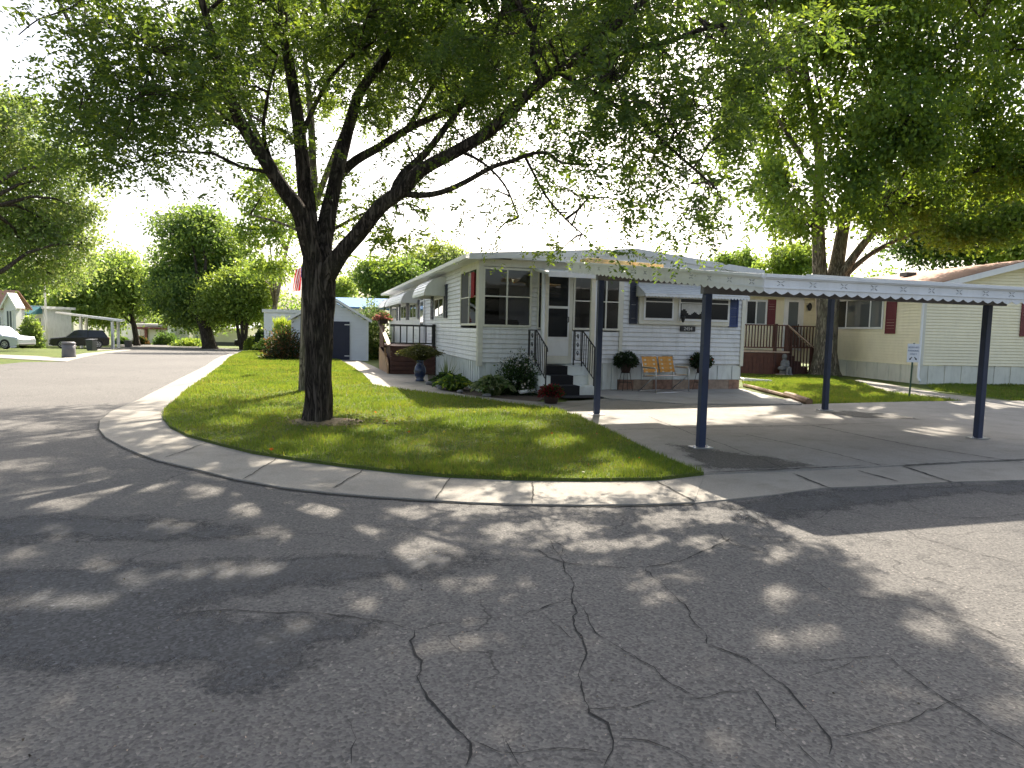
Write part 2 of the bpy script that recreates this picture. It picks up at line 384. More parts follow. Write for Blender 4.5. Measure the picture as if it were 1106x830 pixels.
def in_poly(poly, x, y):
    c = np.zeros(x.shape, bool); n = len(poly)
    for i in range(n):
        x0, y0 = poly[i]; x1, y1 = poly[(i+1) % n]
        c ^= ((y0 > y) != (y1 > y)) & (x < (x1-x0)*(y-y0)/(y1-y0+1e-12)+x0)
    return c
def sun_open(P):
    """True for leaves that stand in the way of one of those patches of sun"""
    k = P[:,2]/math.tan(R(SUN_EL)); gx = P[:,0]-k*math.sin(R(SUN_AZ)); gy = P[:,1]-k*math.cos(R(SUN_AZ)); ok = gy > .8; gy = np.maximum(gy, .8)
    zc = gy*math.cos(TH)+CH*math.sin(TH); yc = gy*math.sin(TH)-CH*math.cos(TH); ur = F*gx/zc; vr = -F*yc/zc
    px = 553+math.cos(ROLL)*ur-math.sin(ROLL)*vr; py = 415+math.sin(ROLL)*ur+math.cos(ROLL)*vr; m = np.zeros(len(P), bool)
    wob = .95+.34*np.sin(px*.17+py*.45)+.26*np.sin(px*.41-py*.36+1.)+.22*np.sin(px*.09+py*.83+2.)+.15*np.sin(px*.9+py*.2)
    for cx, cy, rx, ry in FLECKS: m |= ((px-cx)/(rx+46/gy))**2+((py-cy)/(ry+80/gy**2))**2 < wob
    for q in LITPOLY: m |= in_poly(q, px+3*np.sin(py*.6), py+2*np.sin(px*.15))
    return m & ok & (rng.random(len(P)) > .03)
# ---------------------------------------------------------------- leaves and trees
def leaf_mesh(name, pos, dirs, size, mat, parent, width=.42, mat2=None, p2=0.):
    pos = np.asarray(pos); n = len(pos); d = np.asarray(dirs); d /= (np.linalg.norm(d, axis=1, keepdims=True)+1e-9)
    r = rng.normal(size=(n,3)); r[:,2] *= .6; s = np.cross(d, r); s /= (np.linalg.norm(s, axis=1, keepdims=True)+1e-9)
    nn = np.cross(d, s); size = np.asarray(size).reshape(-1,1)*np.ones((n,1))
    w = width*size*.5
    v = np.stack([pos, pos+d*size*.5+s*w+nn*size*.08, pos+d*size, pos+d*size*.5-s*w+nn*size*.08], 1).reshape(-1,3)
    me = bpy.data.meshes.new(name); me.vertices.add(4*n); me.vertices.foreach_set('co', v.astype(np.float32).ravel())
    me.loops.add(4*n); me.loops.foreach_set('vertex_index', np.arange(4*n, dtype=np.int32))
    me.polygons.add(n); me.polygons.foreach_set('loop_start', np.arange(0, 4*n, 4, dtype=np.int32))
    me.materials.append(M[mat])
    if mat2:
        me.materials.append(M[mat2]); me.polygons.foreach_set('material_index', (rng.random(n) < p2).astype(np.int32))
    me.update(calc_edges=True)
    o = bpy.data.objects.new(name, me); COL.objects.link(o)
    if parent: o.parent = parent
    return o
def rand_dirs(n, down=.2):
    d = rng.normal(size=(n,3)); d /= np.linalg.norm(d, axis=1, keepdims=True); d[:,2] -= down; return d
def curve3(a, b, sag=.1, n=5, jit=.08):
    a = Vector(a); b = Vector(b); L = (b-a).length; out = []
    for i in range(n):
        t = i/(n-1); p = a.lerp(b, t); p.z += sag*L*math.sin(math.pi*t)
        if 0 < i < n-1: p += Vector((random.gauss(0,1), random.gauss(0,1), random.gauss(0,1)))*jit*L*.3
        out.append(p)
    return out
def far_tree(name, label, base, Y, trunk_r, ell, n_leaf, leaf, mat, group=None, bark='bark2', mat2=None, p2=0., clump=.5, cat='tree', depth=.8, trunk_top=None, multi=1):
    """ell: crown lobes (px, py, rx, ry) as seen, each given its own depth round the trunk"""
    b = Vector(base); t = thing(name, label, cat, b, 0, group)
    k = Y/F; lobes = []
    for (px, py, rx, ry) in ell:
        c = at(px, py, Y); c.y += random.uniform(-.5, .5)*rx*k*depth
        lobes.append((np.array(c-b), np.array((rx*k, rx*k*depth, ry*k))))
    top = trunk_top if trunk_top else max(l[0][2] for l in lobes)*.85
    cx = float(np.mean([l[0][0] for l in lobes])); mb = MB()
    for q in range(multi):
        ox = (q-(multi-1)/2)*trunk_r*3
        pts = [Vector((0,0,-.15)), Vector((ox*.3,0,.25)), Vector((ox*.7+cx*.1,0,top*.3)), Vector((ox+cx*.35,.1,top*.65)), Vector((cx*.7+ox,0,top))]
        mb.tube(pts, [trunk_r*1.5, trunk_r, trunk_r*.85, trunk_r*.6, trunk_r*.25], 9)
    spine = pts
    for c, r in lobes:
        s = spine[min(2+int(random.random()*2), 3)]
        a = Vector(s); mb.tube(curve3(a, Vector(c), .1, 5), [trunk_r*.42, trunk_r*.32, trunk_r*.22, trunk_r*.14, trunk_r*.06], 5)
        for q in range(5):
            u = rng.normal(size=3); u /= np.linalg.norm(u); e = c+u*r*.75
            mb.tube(curve3(Vector(c), Vector(e), .05, 4), [trunk_r*.14, trunk_r*.1, trunk_r*.06, .01], 4)
    mb.build('trunk', bark, t, True)
    vol = np.array([np.prod(r) for c, r in lobes])**.8; vol /= vol.sum(); P = []
    for (c, r), w in zip(lobes, vol):
        n = max(20, int(n_leaf*w)); nc = max(4, n//34)
        u = rng.normal(size=(nc,3)); u /= np.linalg.norm(u, axis=1, keepdims=True)
        rad = rng.random((nc,1))**.42; ce = c + u*rad*r*(1+.16*rng.normal(size=(nc,1)))
        idx = rng.integers(0, nc, n); cl = clump*(.6+.8*rng.random((nc,1)))
        P.append(ce[idx] + rng.normal(size=(n,3))*cl[idx]*np.array((1,1,.6))*min(1., float(np.mean(r))*.55))
    P = np.concatenate(P)
    leaf_mesh('crown', P, rand_dirs(len(P), .3), leaf*(.7+.6*rng.random(len(P))), mat, t, .55, mat2, p2)
    return t
def shrub(name, label, cat, loc, r, n, leaf, mat, mat2=None, p2=0., group=None, parent=None, stem='bark2', flowers=None, fl_n=0, fl_s=.03, shell=.4, width=.5, flname='blossom'):
    t = thing(name, label, cat, loc, 0, group) if parent is None else parent
    r = np.array(r); u = rng.normal(size=(n,3)); u /= np.linalg.norm(u, axis=1, keepdims=True)
    u[:,2] = np.abs(u[:,2])*1.1-.1
    P = u*(rng.random((n,1))**shell)*r*(1+.12*rng.normal(size=(n,1))); P[:,2] = np.maximum(P[:,2], .01)
    if parent is not None: P = P + np.array(loc)
    d = u + rng.normal(size=(n,3))*.6
    leaf_mesh('foliage', P, d, leaf*(.6+.8*rng.random(n)), mat, t, width, mat2, p2)
    if parent is None:
        mb = MB()
        for q in range(6):
            a = random.random()*6.28; mb.tube([(0,0,-.05), (math.cos(a)*r[0]*.3, math.sin(a)*r[1]*.3, r[2]*.4), (math.cos(a)*r[0]*.6, math.sin(a)*r[1]*.6, r[2]*.75)], [.02,.014,.006], 5)
        mb.build('stem', stem, t)
    if flowers:
        u = rng.normal(size=(fl_n,3)); u /= np.linalg.norm(u, axis=1, keepdims=True); u[:,2] = np.abs(u[:,2])
        P = np.repeat(u*r*(1+.06*rng.normal(size=(fl_n,1))), 5, 0) + rng.normal(size=(fl_n*5,3))*fl_s*.3
        if parent is not None: P = P + np.array(loc)
        leaf_mesh(flname, P, np.repeat(u, 5, 0)*.4+rng.normal(size=(fl_n*5,3)), fl_s*np.ones(fl_n*5), flowers, t, .9)
    return t
# ---------------------------------------------------------------- world, sun, camera
w = bpy.data.worlds.new('World'); scene.world = w; w.use_nodes = True
nt = w.node_tree; bg = nt.nodes['Background']; sky = nt.nodes.new('ShaderNodeTexSky')
sky.sky_type = 'NISHITA'; sky.sun_disc = False; sky.sun_elevation = R(SUN_EL); sky.sun_rotation = R(SUN_AZ)
sky.air_density = 1.0; sky.dust_density = 6.0; sky.ozone_density = 1.0; sky.altitude = 200
hs = nt.nodes.new('ShaderNodeHueSaturation'); hs.inputs['Saturation'].default_value = .72
nt.links.new(sky.outputs[0], hs.inputs['Color']); nt.links.new(hs.outputs[0], bg.inputs[0]); bg.inputs[1].default_value = .12
sl = bpy.data.lights.new('sun', 'SUN'); sl.energy = 5.0; sl.angle = R(.6); sl.color = (1., .90, .76)
so = bpy.data.objects.new('sun', sl); COL.objects.link(so)
sd = Vector((math.sin(R(SUN_AZ))*math.cos(R(SUN_EL)), math.cos(R(SUN_AZ))*math.cos(R(SUN_EL)), math.sin(R(SUN_EL))))
so.rotation_euler = sd.to_track_quat('Z', 'Y').to_euler(); so.location = sd*60
cd = bpy.data.cameras.new('camera'); cam = bpy.data.objects.new('camera', cd); COL.objects.link(cam); scene.camera = cam
cd.sensor_width = 36; cd.lens = 36*F/1106; cd.clip_end = 3000; cd.clip_start = .05
fw = Vector((0, math.cos(TH), -math.sin(TH))); up0 = Vector((0, math.sin(TH), math.cos(TH))); rt0 = Vector((1, 0, 0))
c_, s_ = math.cos(ROLL), math.sin(ROLL)
rt = rt0*c_ + up0*s_; up = up0*c_ - rt0*s_         # the horizon falls slightly to the right
mt = Matrix((rt, up, -fw)).transposed().to_4x4(); mt.translation = (0, 0, CH); cam.matrix_world = mt
scene.view_settings.view_transform = 'Standard'; scene.view_settings.look = 'None'
scene.view_settings.exposure = 1.5; scene.view_settings.gamma = 1
scene.render.engine = 'CYCLES'
scene.cycles.max_bounces = 7; scene.cycles.transparent_max_bounces = 12
scene.cycles.transmission_bounces = 6; scene.cycles.diffuse_bounces = 3
scene.render.resolution_x = 1024; scene.render.resolution_y = 768
scene.cycles.use_denoising = True

# ---------------------------------------------------------------- ground and paving
def struct(o): o['kind'] = 'structure'; return o
def sheet(name, pts, dz, mat, thick=0., edge=False, res=2.0):
    bm = bmesh.new(); vs = [bm.verts.new((p[0], p[1], 0)) for p in pts]
    bmesh.ops.triangle_fill(bm, use_beauty=True, edges=[bm.edges.new((vs[i], vs[(i+1) % len(vs)])) for i in range(len(vs))])
    ys = [p[1] for p in pts]; y = 23.
    while y < max(ys):
        if y > min(ys): bmesh.ops.bisect_plane(bm, geom=bm.verts[:]+bm.edges[:]+bm.faces[:], plane_co=(0,y,0), plane_no=(0,1,0))
        y += res if y < 70 else 15
    for f in bm.faces:
        f.normal_update()
        if f.normal.z < 0: f.normal_flip()
    if thick:
        ed = [e for e in bm.edges if e.is_boundary]
        ex = bmesh.ops.extrude_edge_only(bm, edges=ed)
        new = [g for g in ex['geom'] if isinstance(g, bmesh.types.BMVert)]
        for v in bm.verts: v.co.z = gz(v.co.x, v.co.y)+dz
        for v in new: v.co.z -= thick
    else:
        for v in bm.verts: v.co.z = gz(v.co.x, v.co.y)+dz
    me = bpy.data.meshes.new(name); bm.to_mesh(me); bm.free(); me.materials.append(M[mat])
    o = bpy.data.objects.new(name, me); COL.objects.link(o); return struct(o)
def GP(l): return [G(*p) for p in l]
A = R(16.5); E1 = Vector((math.cos(A), math.sin(A), 0)); E2 = Vector((-math.sin(A), math.cos(A), 0)); O = G(516, 424)
def W(s, t, z=0.): return O + E1*s + E2*t + Vector((0, 0, z))
# base terrain: one grassy sheet to the horizon
bm = bmesh.new(); ys = [-40, 0, 12, 20]+[24+i for i in range(0, 38, 1)]+[64, 70, 80, 100, 140, 200, 400, 1500]; xs = [-900, -200, -80, -40, -15, 0, 15, 40, 120, 900]
gr = [[bm.verts.new((x, y, gz(x, y)-.004)) for x in xs] for y in ys]
for j in range(len(ys)-1):
    for i in range(len(xs)-1): bm.faces.new((gr[j][i], gr[j][i+1], gr[j+1][i+1], gr[j+1][i]))
me = bpy.data.meshes.new('ground'); bm.to_mesh(me); bm.free(); me.materials.append(M['grass'])
o = bpy.data.objects.new('ground', me); COL.objects.link(o); struct(o)

outer = [(1106,520),(1034,522),(955,526),(886,529),(836,536),(792,541),(750,545),(708,547),(634,548),(560,547.3),(506,545.3),(456,542.3),(405,538.7),(354,534.7),(304,528.6),(253,519.5),(203,507),(170,499),(150,492),(132,484),(114,474),(107,465),(108,456),(120,446),(150,433),(194,410),(222,396),(249.5,382.3)]
inner = [(760,516),(708,522),(634,523),(560,522),(481,518.5),(425,513.4),(375,507.8),(324,500.8),(273,492.7),(238,484),(202.5,474),(184,464.5),(176,455),(177,446),(202.5,423),(238,398),(263,380)]
OUT = GP(outer); INN = GP(inner)
ext = OUT[0] + E1*30
far = GP([(264,380.5),(285,378.6),(262,377.6),(215,374.6),(170,372.3),(130,371.8),(60,371.6)])
left = GP([(20,375.5),(110,377),(142,378.5),(100,384),(72,391),(25,391.5),(0,394)])
left = GP([(130,374.5),(142,378),(100,384),(72,391),(25,391.5),(0,394)])
sheet('road', [ext]+OUT+far[:6]+left+[Vector((-26,14,0)), Vector((-45,8,0)), Vector((-45,-14,0)), Vector((45,-14,0)), ext+Vector((12,0,0))], .004, 'asphalt')
sheet('sidewalk', OUT[6:]+INN[::-1], .022, 'concrete', .05)
dfront = [(760,514.8),(820,512),(876,509.6),(975,505),(1106,498.8)]
DF = GP(dfront)
sheet('driveway_apron', OUT[:7][::-1]+[OUT[0]+E1*12, DF[-1]+E1*12]+DF[::-1], .016, 'concrete', .05)
dl = [(708,494),(659,469),(628,454),(600,444.5)]
DB = GP([(868,438.3),(890,437.5),(960,435.7),(990,435),(1040,434.3),(1094,434.3)])
sheet('driveway', DF+[DF[-1]+E1*12, DB[-1]+E1*12]+DB[::-1]+[W(7.1,-2.2), W(3.0,-2.2), W(1.4,-2.2)]+GP(dl)[::-1], .026, 'concrete_d', .06)
sheet('patio', [W(2.45,-1.95), G(740,438.8), G(866,438.8), W(7.25,.1), W(2.45,.1)], .05, 'concrete_p', .08)
wu = [(367,390),(385.5,389.6),(406,398),(421,405.3),(462,406),(463,417),(477,423),(500,427.6),(520,430.2),(548,433),(578,435.6),(604,436.5)]
wl = [(600,443.8),(570,440),(530,434.5),(500,430.8),(472,427),(432.5,422.4),(404,418),(393,405.5)]
sheet('walkway', GP(wu)+[W(2.4,-1.9), W(2.4,-2.15)]+GP(wl), .032, 'concrete', .06)
sheet('flower_bed', GP([(463,406.5),(463,416.6),(477,422.6),(500,427.2),(520,429.8),(548,432.6),(578,435.2)])+[W(1.35,-1.2), W(1.35,.05), W(.05,.05), W(.05,5.4)], .02, 'soil', .05)
LAWN = INN[::-1]+GP([(757,515),(706,493.2),(657,468),(626,453.2),(600,445.2)])+GP([(570,441),(530,435.5),(500,431.8),(472,428),(432.5,423.4),(403,418.5),(391,405.5),(365.5,390.2),(345,387.5),(320,388),(295,386),(282,380.5)])
lawn_o = sheet('lawn', LAWN, .055, 'grass', .09)
sheet('yard_path', [G(930,410.5), G(976,418.3), G(1020,426), G(1094,434.3), G(1050,434.3), G(1000,429.5), G(960,424.5), G(918,412)], .012, 'concrete', .03)
sheet('yard_path_end', [G(1094,434.3), G(1040,434.3), G(1052,433.2), G(1095,433.2)], .012, 'concrete', .03) if False else None
sheet('street_gutter', GP([(-20,383),(0,383.5),(40,385),(68,387.3),(92,382),(140,376.9),(142,378.5),(100,384.2),(72,391),(30,389),(0,387.2)]), .014, 'concrete', .03)
sheet('far_driveway', GP([(95,375.2),(128,375.4),(140,377),(98,379)]), .012, 'concrete', .02)

# pale joints and dark cracks: thin ragged strips lying on the paving
def strips(name, lines, mat, dz, wd, jit=.5):
    mb = MB()
    for ln in lines:
        wf = 1.
        if isinstance(ln, tuple): wf, ln = ln
        P = GP(ln); Q = []; wv_ = Vector()
        for i in range(len(P)-1):
            n = max(1, int((P[i+1]-P[i]).length/.045))
            for k in range(n): wv_ = .78*wv_+Vector((random.gauss(0,.006), random.gauss(0,.006), 0))*(jit*1.6); Q.append(P[i].lerp(P[i+1], k/n) + wv_)
        Q.append(P[-1]); prev = None
        for i, p in enumerate(Q):
            d = (Q[min(i+1, len(Q)-1)]-Q[max(i-1, 0)]).normalized(); s = Vector((d.y, -d.x, 0))
            wi = wd*min(wf, 1.35)*(1+jit*random.uniform(-.9, 1.2))
            if i in (0, len(Q)-1): wi *= .25
            a = p+s*wi*.5; b = p-s*wi*.5
            a.z = gz(a.x, a.y)+dz; b.z = gz(b.x, b.y)+dz
            if prev: mb.face([prev[0], prev[1], b, a])
            prev = (a, b)
    return struct(mb.build(name, mat))
def cv(l, ox, oy, s): return [(ox+x/s, oy+y/s) for x, y in l]
k1 = lambda l: cv(l, 0, 580, 1.975); k2 = lambda l: cv(l, 546, 580, 1.975); k3 = lambda l: cv(l, 560, 400, 2.025)
strips('road_cracks', [
 (1.1, k1([(320,178),(400,168),(440,162),(520,161),(600,165),(680,168),(760,176),(840,188),(885,203)])),
 (1.3, k1([(885,203),(940,192),(1000,184),(1106,175),(1160,155),(1208,133)])),
 (1.4, k1([(885,203),(875,225),(890,270),(905,340),(940,375),(965,405),(1000,445),(995,494)])),
 (.6, k1([(740,390),(755,440),(750,494)])), (.8, k1([(1000,445),(1060,470),(1106,472),(1150,462),(1230,460),(1285,470)])),
 (.7, k1([(1080,430),(1090,460),(1106,494)])),
 (1.8, k2([(95,10),(130,55),(140,95),(140,135),(150,190),(175,245),(150,300),(155,340),(170,380),(205,400),(220,440),(210,496)])),
 (1.5, k2([(65,30),(90,50),(130,62),(200,68),(300,66),(380,50),(440,25),(480,5)])),
 (1.0, k2([(300,70),(360,125),(395,165),(430,210),(430,235),(500,262),(570,305),(610,345),(660,395),(695,440),(690,470)])),
 (.9, k2([(145,140),(190,205),(240,240),(330,295),(400,345)])),
 (.7, k2([(160,385),(240,375),(330,360),(400,345),(470,335),(530,330),(565,380),(580,415),(640,465),(670,496)])),
 (.8, k2([(470,5),(560,40),(640,85),(700,120),(760,135),(860,145),(960,180),(1050,215),(1120,240)])),
 (.6, k2([(430,235),(520,262),(620,270),(720,265),(800,262),(840,258)])),
 (.8, k2([(820,260),(900,320),(950,360),(1010,395),(1060,430),(1120,470)])),
 (.6, k2([(695,430),(760,415),(800,400),(860,400),(900,380),(950,360),(1000,340)])),
 (.9, k2([(225,440),(300,440),(350,460),(400,496)])), (.8, k2([(0,440),(20,475),(30,496)])),
 (.5, k2([(640,305),(680,290),(740,270)])), (.5, k2([(700,130),(720,155),(745,175)])), (.5, k2([(80,160),(85,180),(150,230)])),
 (1.2, k3([(445,360),(470,385),(520,400),(600,412)])), (1.0, k3([(560,300),(640,330),(690,305),(720,310),(800,330)])),
 (.9, k3([(840,285),(880,310),(930,322),(1000,326),(1106,318)])), (.9, k3([(840,345),(880,370),(960,392),(1106,430)])),
 (1.4, k3([(60,370),(100,388),(95,400),(60,402)])), (.8, k3([(460,300),(520,330),(550,350)])), (.7, k3([(700,350),(760,372),(850,380)])),
 (.7, [(0,508),(60,512),(130,505),(210,512)]), (.6, [(60,540),(150,533),(230,537)]), (.7, [(0,566),(90,561),(200,566),(330,575),(420,570),(520,580)]),
], 'crack', .009, .0048, .8)
strips('gutter_joint', [(1., outer[6:])], 'joint', .010, .045, .35)
strips('concrete_joints', [(1., [(397.5,508),(359.5,530.5)]), (1., [(575,523),(575,547)]), (1., [(708,522.5),(750,545)]), (1, [(224,480.5),(178,497)]), (1, [(177,449),(109,459)]), (1, [(216,413.5),(172,421.5)]), (1, [(240,396.5),(212,401)]), (1, [(487,519),(470,543)]), (1,[(300,497),(262,521)])], 'joint', .0285, .012, .4)
strips('driveway_joints', [(1., [(666,466.7),(760,464),(876,461.7),(960,459)]), (1.2, [(876,461.7),(930,473),(985,484),(1060,496),(1106,503)]), (.9, k3([(495,145),(600,167),(700,190),(795,215)])), (1.6, [(762,513.6),(820,511),(876,508.6),(930,506)]),
  (1.2, k3([(845,214),(900,210),(1106,200)])), (1., [(672,444),(740,440.5),(866,439.8)]), (.7, [(700,452),(745,470),(800,490),(850,510)])], 'crack', .0335, .016, .6)
strips('apron_joints', [(1., k3([(600,230),(690,265)])), (1., k3([(740,223),(830,248)])), (1.2, k3([(840,214),(950,250)]))], 'crack', .0215, .02, .5)

# stains on the paving, each with an outline of its own
def stain_patch(name, px, dz, mat):
    P = np.array([tuple(p) for p in GP(px)]); st = .12
    xs = np.arange(P[:,0].min()-.6, P[:,0].max()+.6, st); ys = np.arange(max(.8, P[:,1].min()-.6), P[:,1].max()+.6, st)
    X, Y = np.meshgrid(xs, ys); D = np.full(X.shape, 1e9); ins = np.zeros(X.shape, bool); n = len(P)
    for i in range(n):
        a, b = P[i,:2], P[(i+1) % n,:2]; ab = b-a; t = np.clip(((X-a[0])*ab[0]+(Y-a[1])*ab[1])/(ab@ab+1e-12), 0, 1)
        D = np.minimum(D, np.hypot(X-a[0]-t*ab[0], Y-a[1]-t*ab[1]))
        ins ^= ((a[1] > Y) != (b[1] > Y)) & (X < ab[0]*(Y-a[1])/(ab[1]+1e-12)+a[0])
    E_ = np.where(ins, D, -D); E_ = np.clip(.22+E_*1.1, -.3, .75); ny, nx = X.shape
    me = bpy.data.meshes.new(name); keep = E_ > -.25; idx = -np.ones(X.shape, int); idx[keep] = np.arange(keep.sum())
    vs = [(x, y, gz(x, y)+dz) for x, y in zip(X[keep], Y[keep])]
    fs = [(idx[j,i], idx[j,i+1], idx[j+1,i+1], idx[j+1,i]) for j in range(ny-1) for i in range(nx-1) if keep[j,i] and keep[j,i+1] and keep[j+1,i] and keep[j+1,i+1]]
    me.from_pydata(vs, [], [[int(q) for q in f] for f in fs]); at_ = me.attributes.new('edge', 'FLOAT', 'POINT'); at_.data.foreach_set('value', E_[keep].astype(np.float32)); me.materials.append(M[mat])
    o = bpy.data.objects.new(name, me); COL.objects.link(o); return struct(o)
stain_patch('road_stain', [(-20,735),(60,738),(130,726),(200,732),(268,760),(318,735),(360,708),(400,688),(420,676),(330,664),(225,661),(300,640),(380,632),(470,626),(560,605),(520,596),(380,600),(200,606),(60,612),(-20,622)], .007, 'stain')
stain_patch('road_stain', k3([(450,322),(470,285),(560,276),(680,262),(800,256),(960,249),(1130,246),(1130,275),(980,272),(860,285),(760,300),(640,318),(540,336)]), .0065, 'stain')
stain_patch('road_stain', [(-20,560),(70,556),(190,560),(300,575),(240,585),(100,586),(-20,590)], .0075, 'stain')
stain_patch('driveway_stain', k3([(415,228),(370,195),(330,165),(400,175),(470,185),(560,195),(640,215),(560,222)]), .0305, 'oil')
stain_patch('driveway_stain', k3([(640,95),(720,92),(820,100),(880,112),(760,108)]), .031, 'oil')
# ================================================================ the white mobile home
home = thing('mobile_home', 'white clapboard mobile home with low gable roof, screened porch corner and navy shutters', 'house', O, A)
HW, HL = 7.16, 19.6
def laps(mb, plane, a0, a1, z0, z1, holes=(), h=.112, mi=0, out=-1, top=None):
    """overlapping boards; plane 'f': y = 0 wall along x, 's': x = 0 wall along y. holes: (a0,a1,z0,z1)"""
    z = z0
    while z < z1-1e-4:
        zt = min(z+h, z1); zm = (z+zt)/2; cuts = [(a0, a1)]
        for (h0, h1, k0, k1) in holes:
            if k0-.02 < zm < k1+.02:
                nc = []
                for (c0, c1) in cuts:
                    if h1 <= c0 or h0 >= c1: nc.append((c0, c1)); continue
                    if h0 > c0: nc.append((c0, h0))
                    if h1 < c1: nc.append((h1, c1))
                cuts = nc
        for (c0, c1) in cuts:
            if top:                                      # gable: clip to the roof slope
                while c0 < c1 and top(c0) < zt: c0 += .05
                while c1 > c0 and top(c1) < zt: c1 -= .05
                if c1-c0 < .05: continue
            p = out*.024; g = out*-.012; zg = z+min(.014, h*.12)         # board face, and the recessed groove beneath its lip
            Q = (lambda a, d, c: (a, d, c)) if plane == 'f' else (lambda a, d, c: (d, a, c))
            mb.face([Q(c0,p,zg),Q(c1,p,zg),Q(c1,0,zt),Q(c0,0,zt)], mi); mb.face([Q(c0,g,zg),Q(c1,g,zg),Q(c1,p,zg),Q(c0,p,zg)], mi)
            mb.face([Q(c0,g,z),Q(c1,g,z),Q(c1,g,zg),Q(c0,g,zg)], mi); mb.face([Q(c0,0,z),Q(c1,0,z),Q(c1,g,z),Q(c0,g,z)], mi)
        z = zt
roofz = lambda s: 3.17 + .32*max(0, 1-abs(s-3.85)/3.6)
mb = MB()
FH = [(.07,1.27,1.57,2.93), (1.62,2.27,.6,2.88), (2.33,3.58,1.53,2.88), (1.44,1.52,1.5,2.9)]
SH = [(.12,1.95,1.58,2.93)]
laps(mb, 'f', 0, HW, .70, 3.1, FH); laps(mb, 'f', 0, HW, 3.1, 3.5, (), top=roofz)
laps(mb, 's', 0, HL, .72, 3.16, SH)
mb.face([(HW,0,.3),(HW,HL,.3),(HW,HL,3.16),(HW,0,3.16)]); mb.face([(0,HL,0),(HW,HL,0),(HW,HL,3.2),(0,HL,3.2)])
mb.face([(3.62,.03,.3),(HW,.03,.3),(HW,.03,.72),(3.62,.03,.72)])
mb.build('siding', 'siding', home)
mb = MB()
for x0, x1 in ((3.58,3.67), (HW-.07,HW+.03)): MB().box(x0, x1, -.038, .02, .66, 3.16).build('corner_trim', 'cream', home)
mb.box(-.03,.09,-.038,.02,.62,3.16)
mb.box(-.040,.0,.021,.10,.62,3.14); mb.box(-.028,-.002,.101,2.02,2.95,3.12); mb.box(.091,1.6,-.03,.0,2.95,3.12); mb.box(1.601,3.579,-.03,.0,2.91,3.12)
mb.build('corner_trim', 'cream', home, bev=.004)
# skirting, ribbed; brick base on the patio side
mb = MB()
def skirting(mb, pl, a0, a1, z0, z1, step=.125):
    a = a0; k = 0
    while a < a1-.01:
        b = min(a+step, a1); d = -.012 if k % 2 else .01
        if pl == 'f': mb.box(a, b-.004, .012+d, .05, z0, z1)
        else: mb.box(.012+d, .05, a, b-.004, z0, z1)
        a = b; k += 1
skirting(mb, 'f', .05, 3.6, -.05, .70); skirting(mb, 's', 0, HL, -.9, .72); skirting(mb, 'f', 3.6, HW-.02, .30, .66, .22)
mb.build('skirting', 'skirt', home)
mb = MB(); a = 3.62; k = 0
while a < HW-.05:
    b = min(a+random.choice((.42,.55,.6,.48)), HW-.02); mb.box(a+.004, b-.004, .006+random.uniform(0,.012), .1, .0, .295, k % 2); a = b; k += 1
mb.build('brick_base', ['brick', 'brick2'], home)
# roof: low gable of sheet metal with a deep fascia
mb = MB(); ov = .32
for sgn, (xa, za), (xb, zb) in ((0, (-.3,3.2), (3.85,3.52)), (1, (3.85,3.52), (HW+.3,3.17))):
    mb.prism([(xa,-ov,za),(xb,-ov,zb),(xb,-ov,zb-.035),(xa,-ov,za-.035)], (0,HL+.6,0))
mb.build('roof', 'roofwhite', home)
mb = MB()
mb.prism([(-.3,-ov-.02,3.165),(3.85,-ov-.02,3.485),(3.85,-ov-.02,3.36),(-.3,-ov-.02,3.06)], (0,.03,0))
mb.prism([(3.851,-ov-.02,3.485),(HW+.3,-ov-.02,3.135),(HW+.3,-ov-.02,3.02),(3.851,-ov-.02,3.36)], (0,.03,0))
mb.box(-.33,-.3,-ov-.02,HL+.3,3.06,3.19); mb.box(HW+.3,HW+.33,-ov-.02,HL+.3,3.02,3.16)
mb.box(-.298,-.03,-ov+.012,HL,3.07,3.09); mb.prism([(0,-ov+.012,3.12),(3.85,-ov+.012,3.38),(HW+.28,-ov+.012,3.06),(HW,-.02,3.06),(3.85,-.02,3.38),(0,-.02,3.12)], (0,0,.012))
mb.build('fascia', 'alum', home)
mb = MB(); mb.box(-.42,-.335,-ov,HL+.3,3.07,3.08); mb.box(-.425,-.415,-ov,HL+.3,3.08,3.17); mb.build('gutter', 'alum', home)

def fwin(x0, x1, z0, z1, mull=(), bars=(), pane='darkpane', fr=.05, y=-.045, mat='white', d=.04, panes=None):
    """a window in the front wall: frame with panes as its sub-parts"""
    mb = MB(); b = y+d
    mb.box(x0-fr,x0,y,b,z0-fr,z1+fr); mb.box(x1,x1+fr,y,b,z0-fr,z1+fr); mb.box(x0,x1,y,b,z0-fr,z0); mb.box(x0,x1,y,b,z1,z1+fr)
    for m_ in mull: mb.box(m_-.02,m_+.02,y+.004,b-.004,z0,z1)
    for q in bars: mb.box(x0,x1,y+.007,b-.006,q-.015,q+.015)
    f = mb.build('window', mat, home, bev=.004)
    xs = [x0]+list(mull)+[x1]
    for i in range(len(xs)-1):
        mb = MB(); mb.box(xs[i]+.001,xs[i+1]-.001,y+d*.5,y+d*.5+.006,z0+.001,z1-.001)
        mb.build('pane', panes[i] if panes else pane, f)
    return f
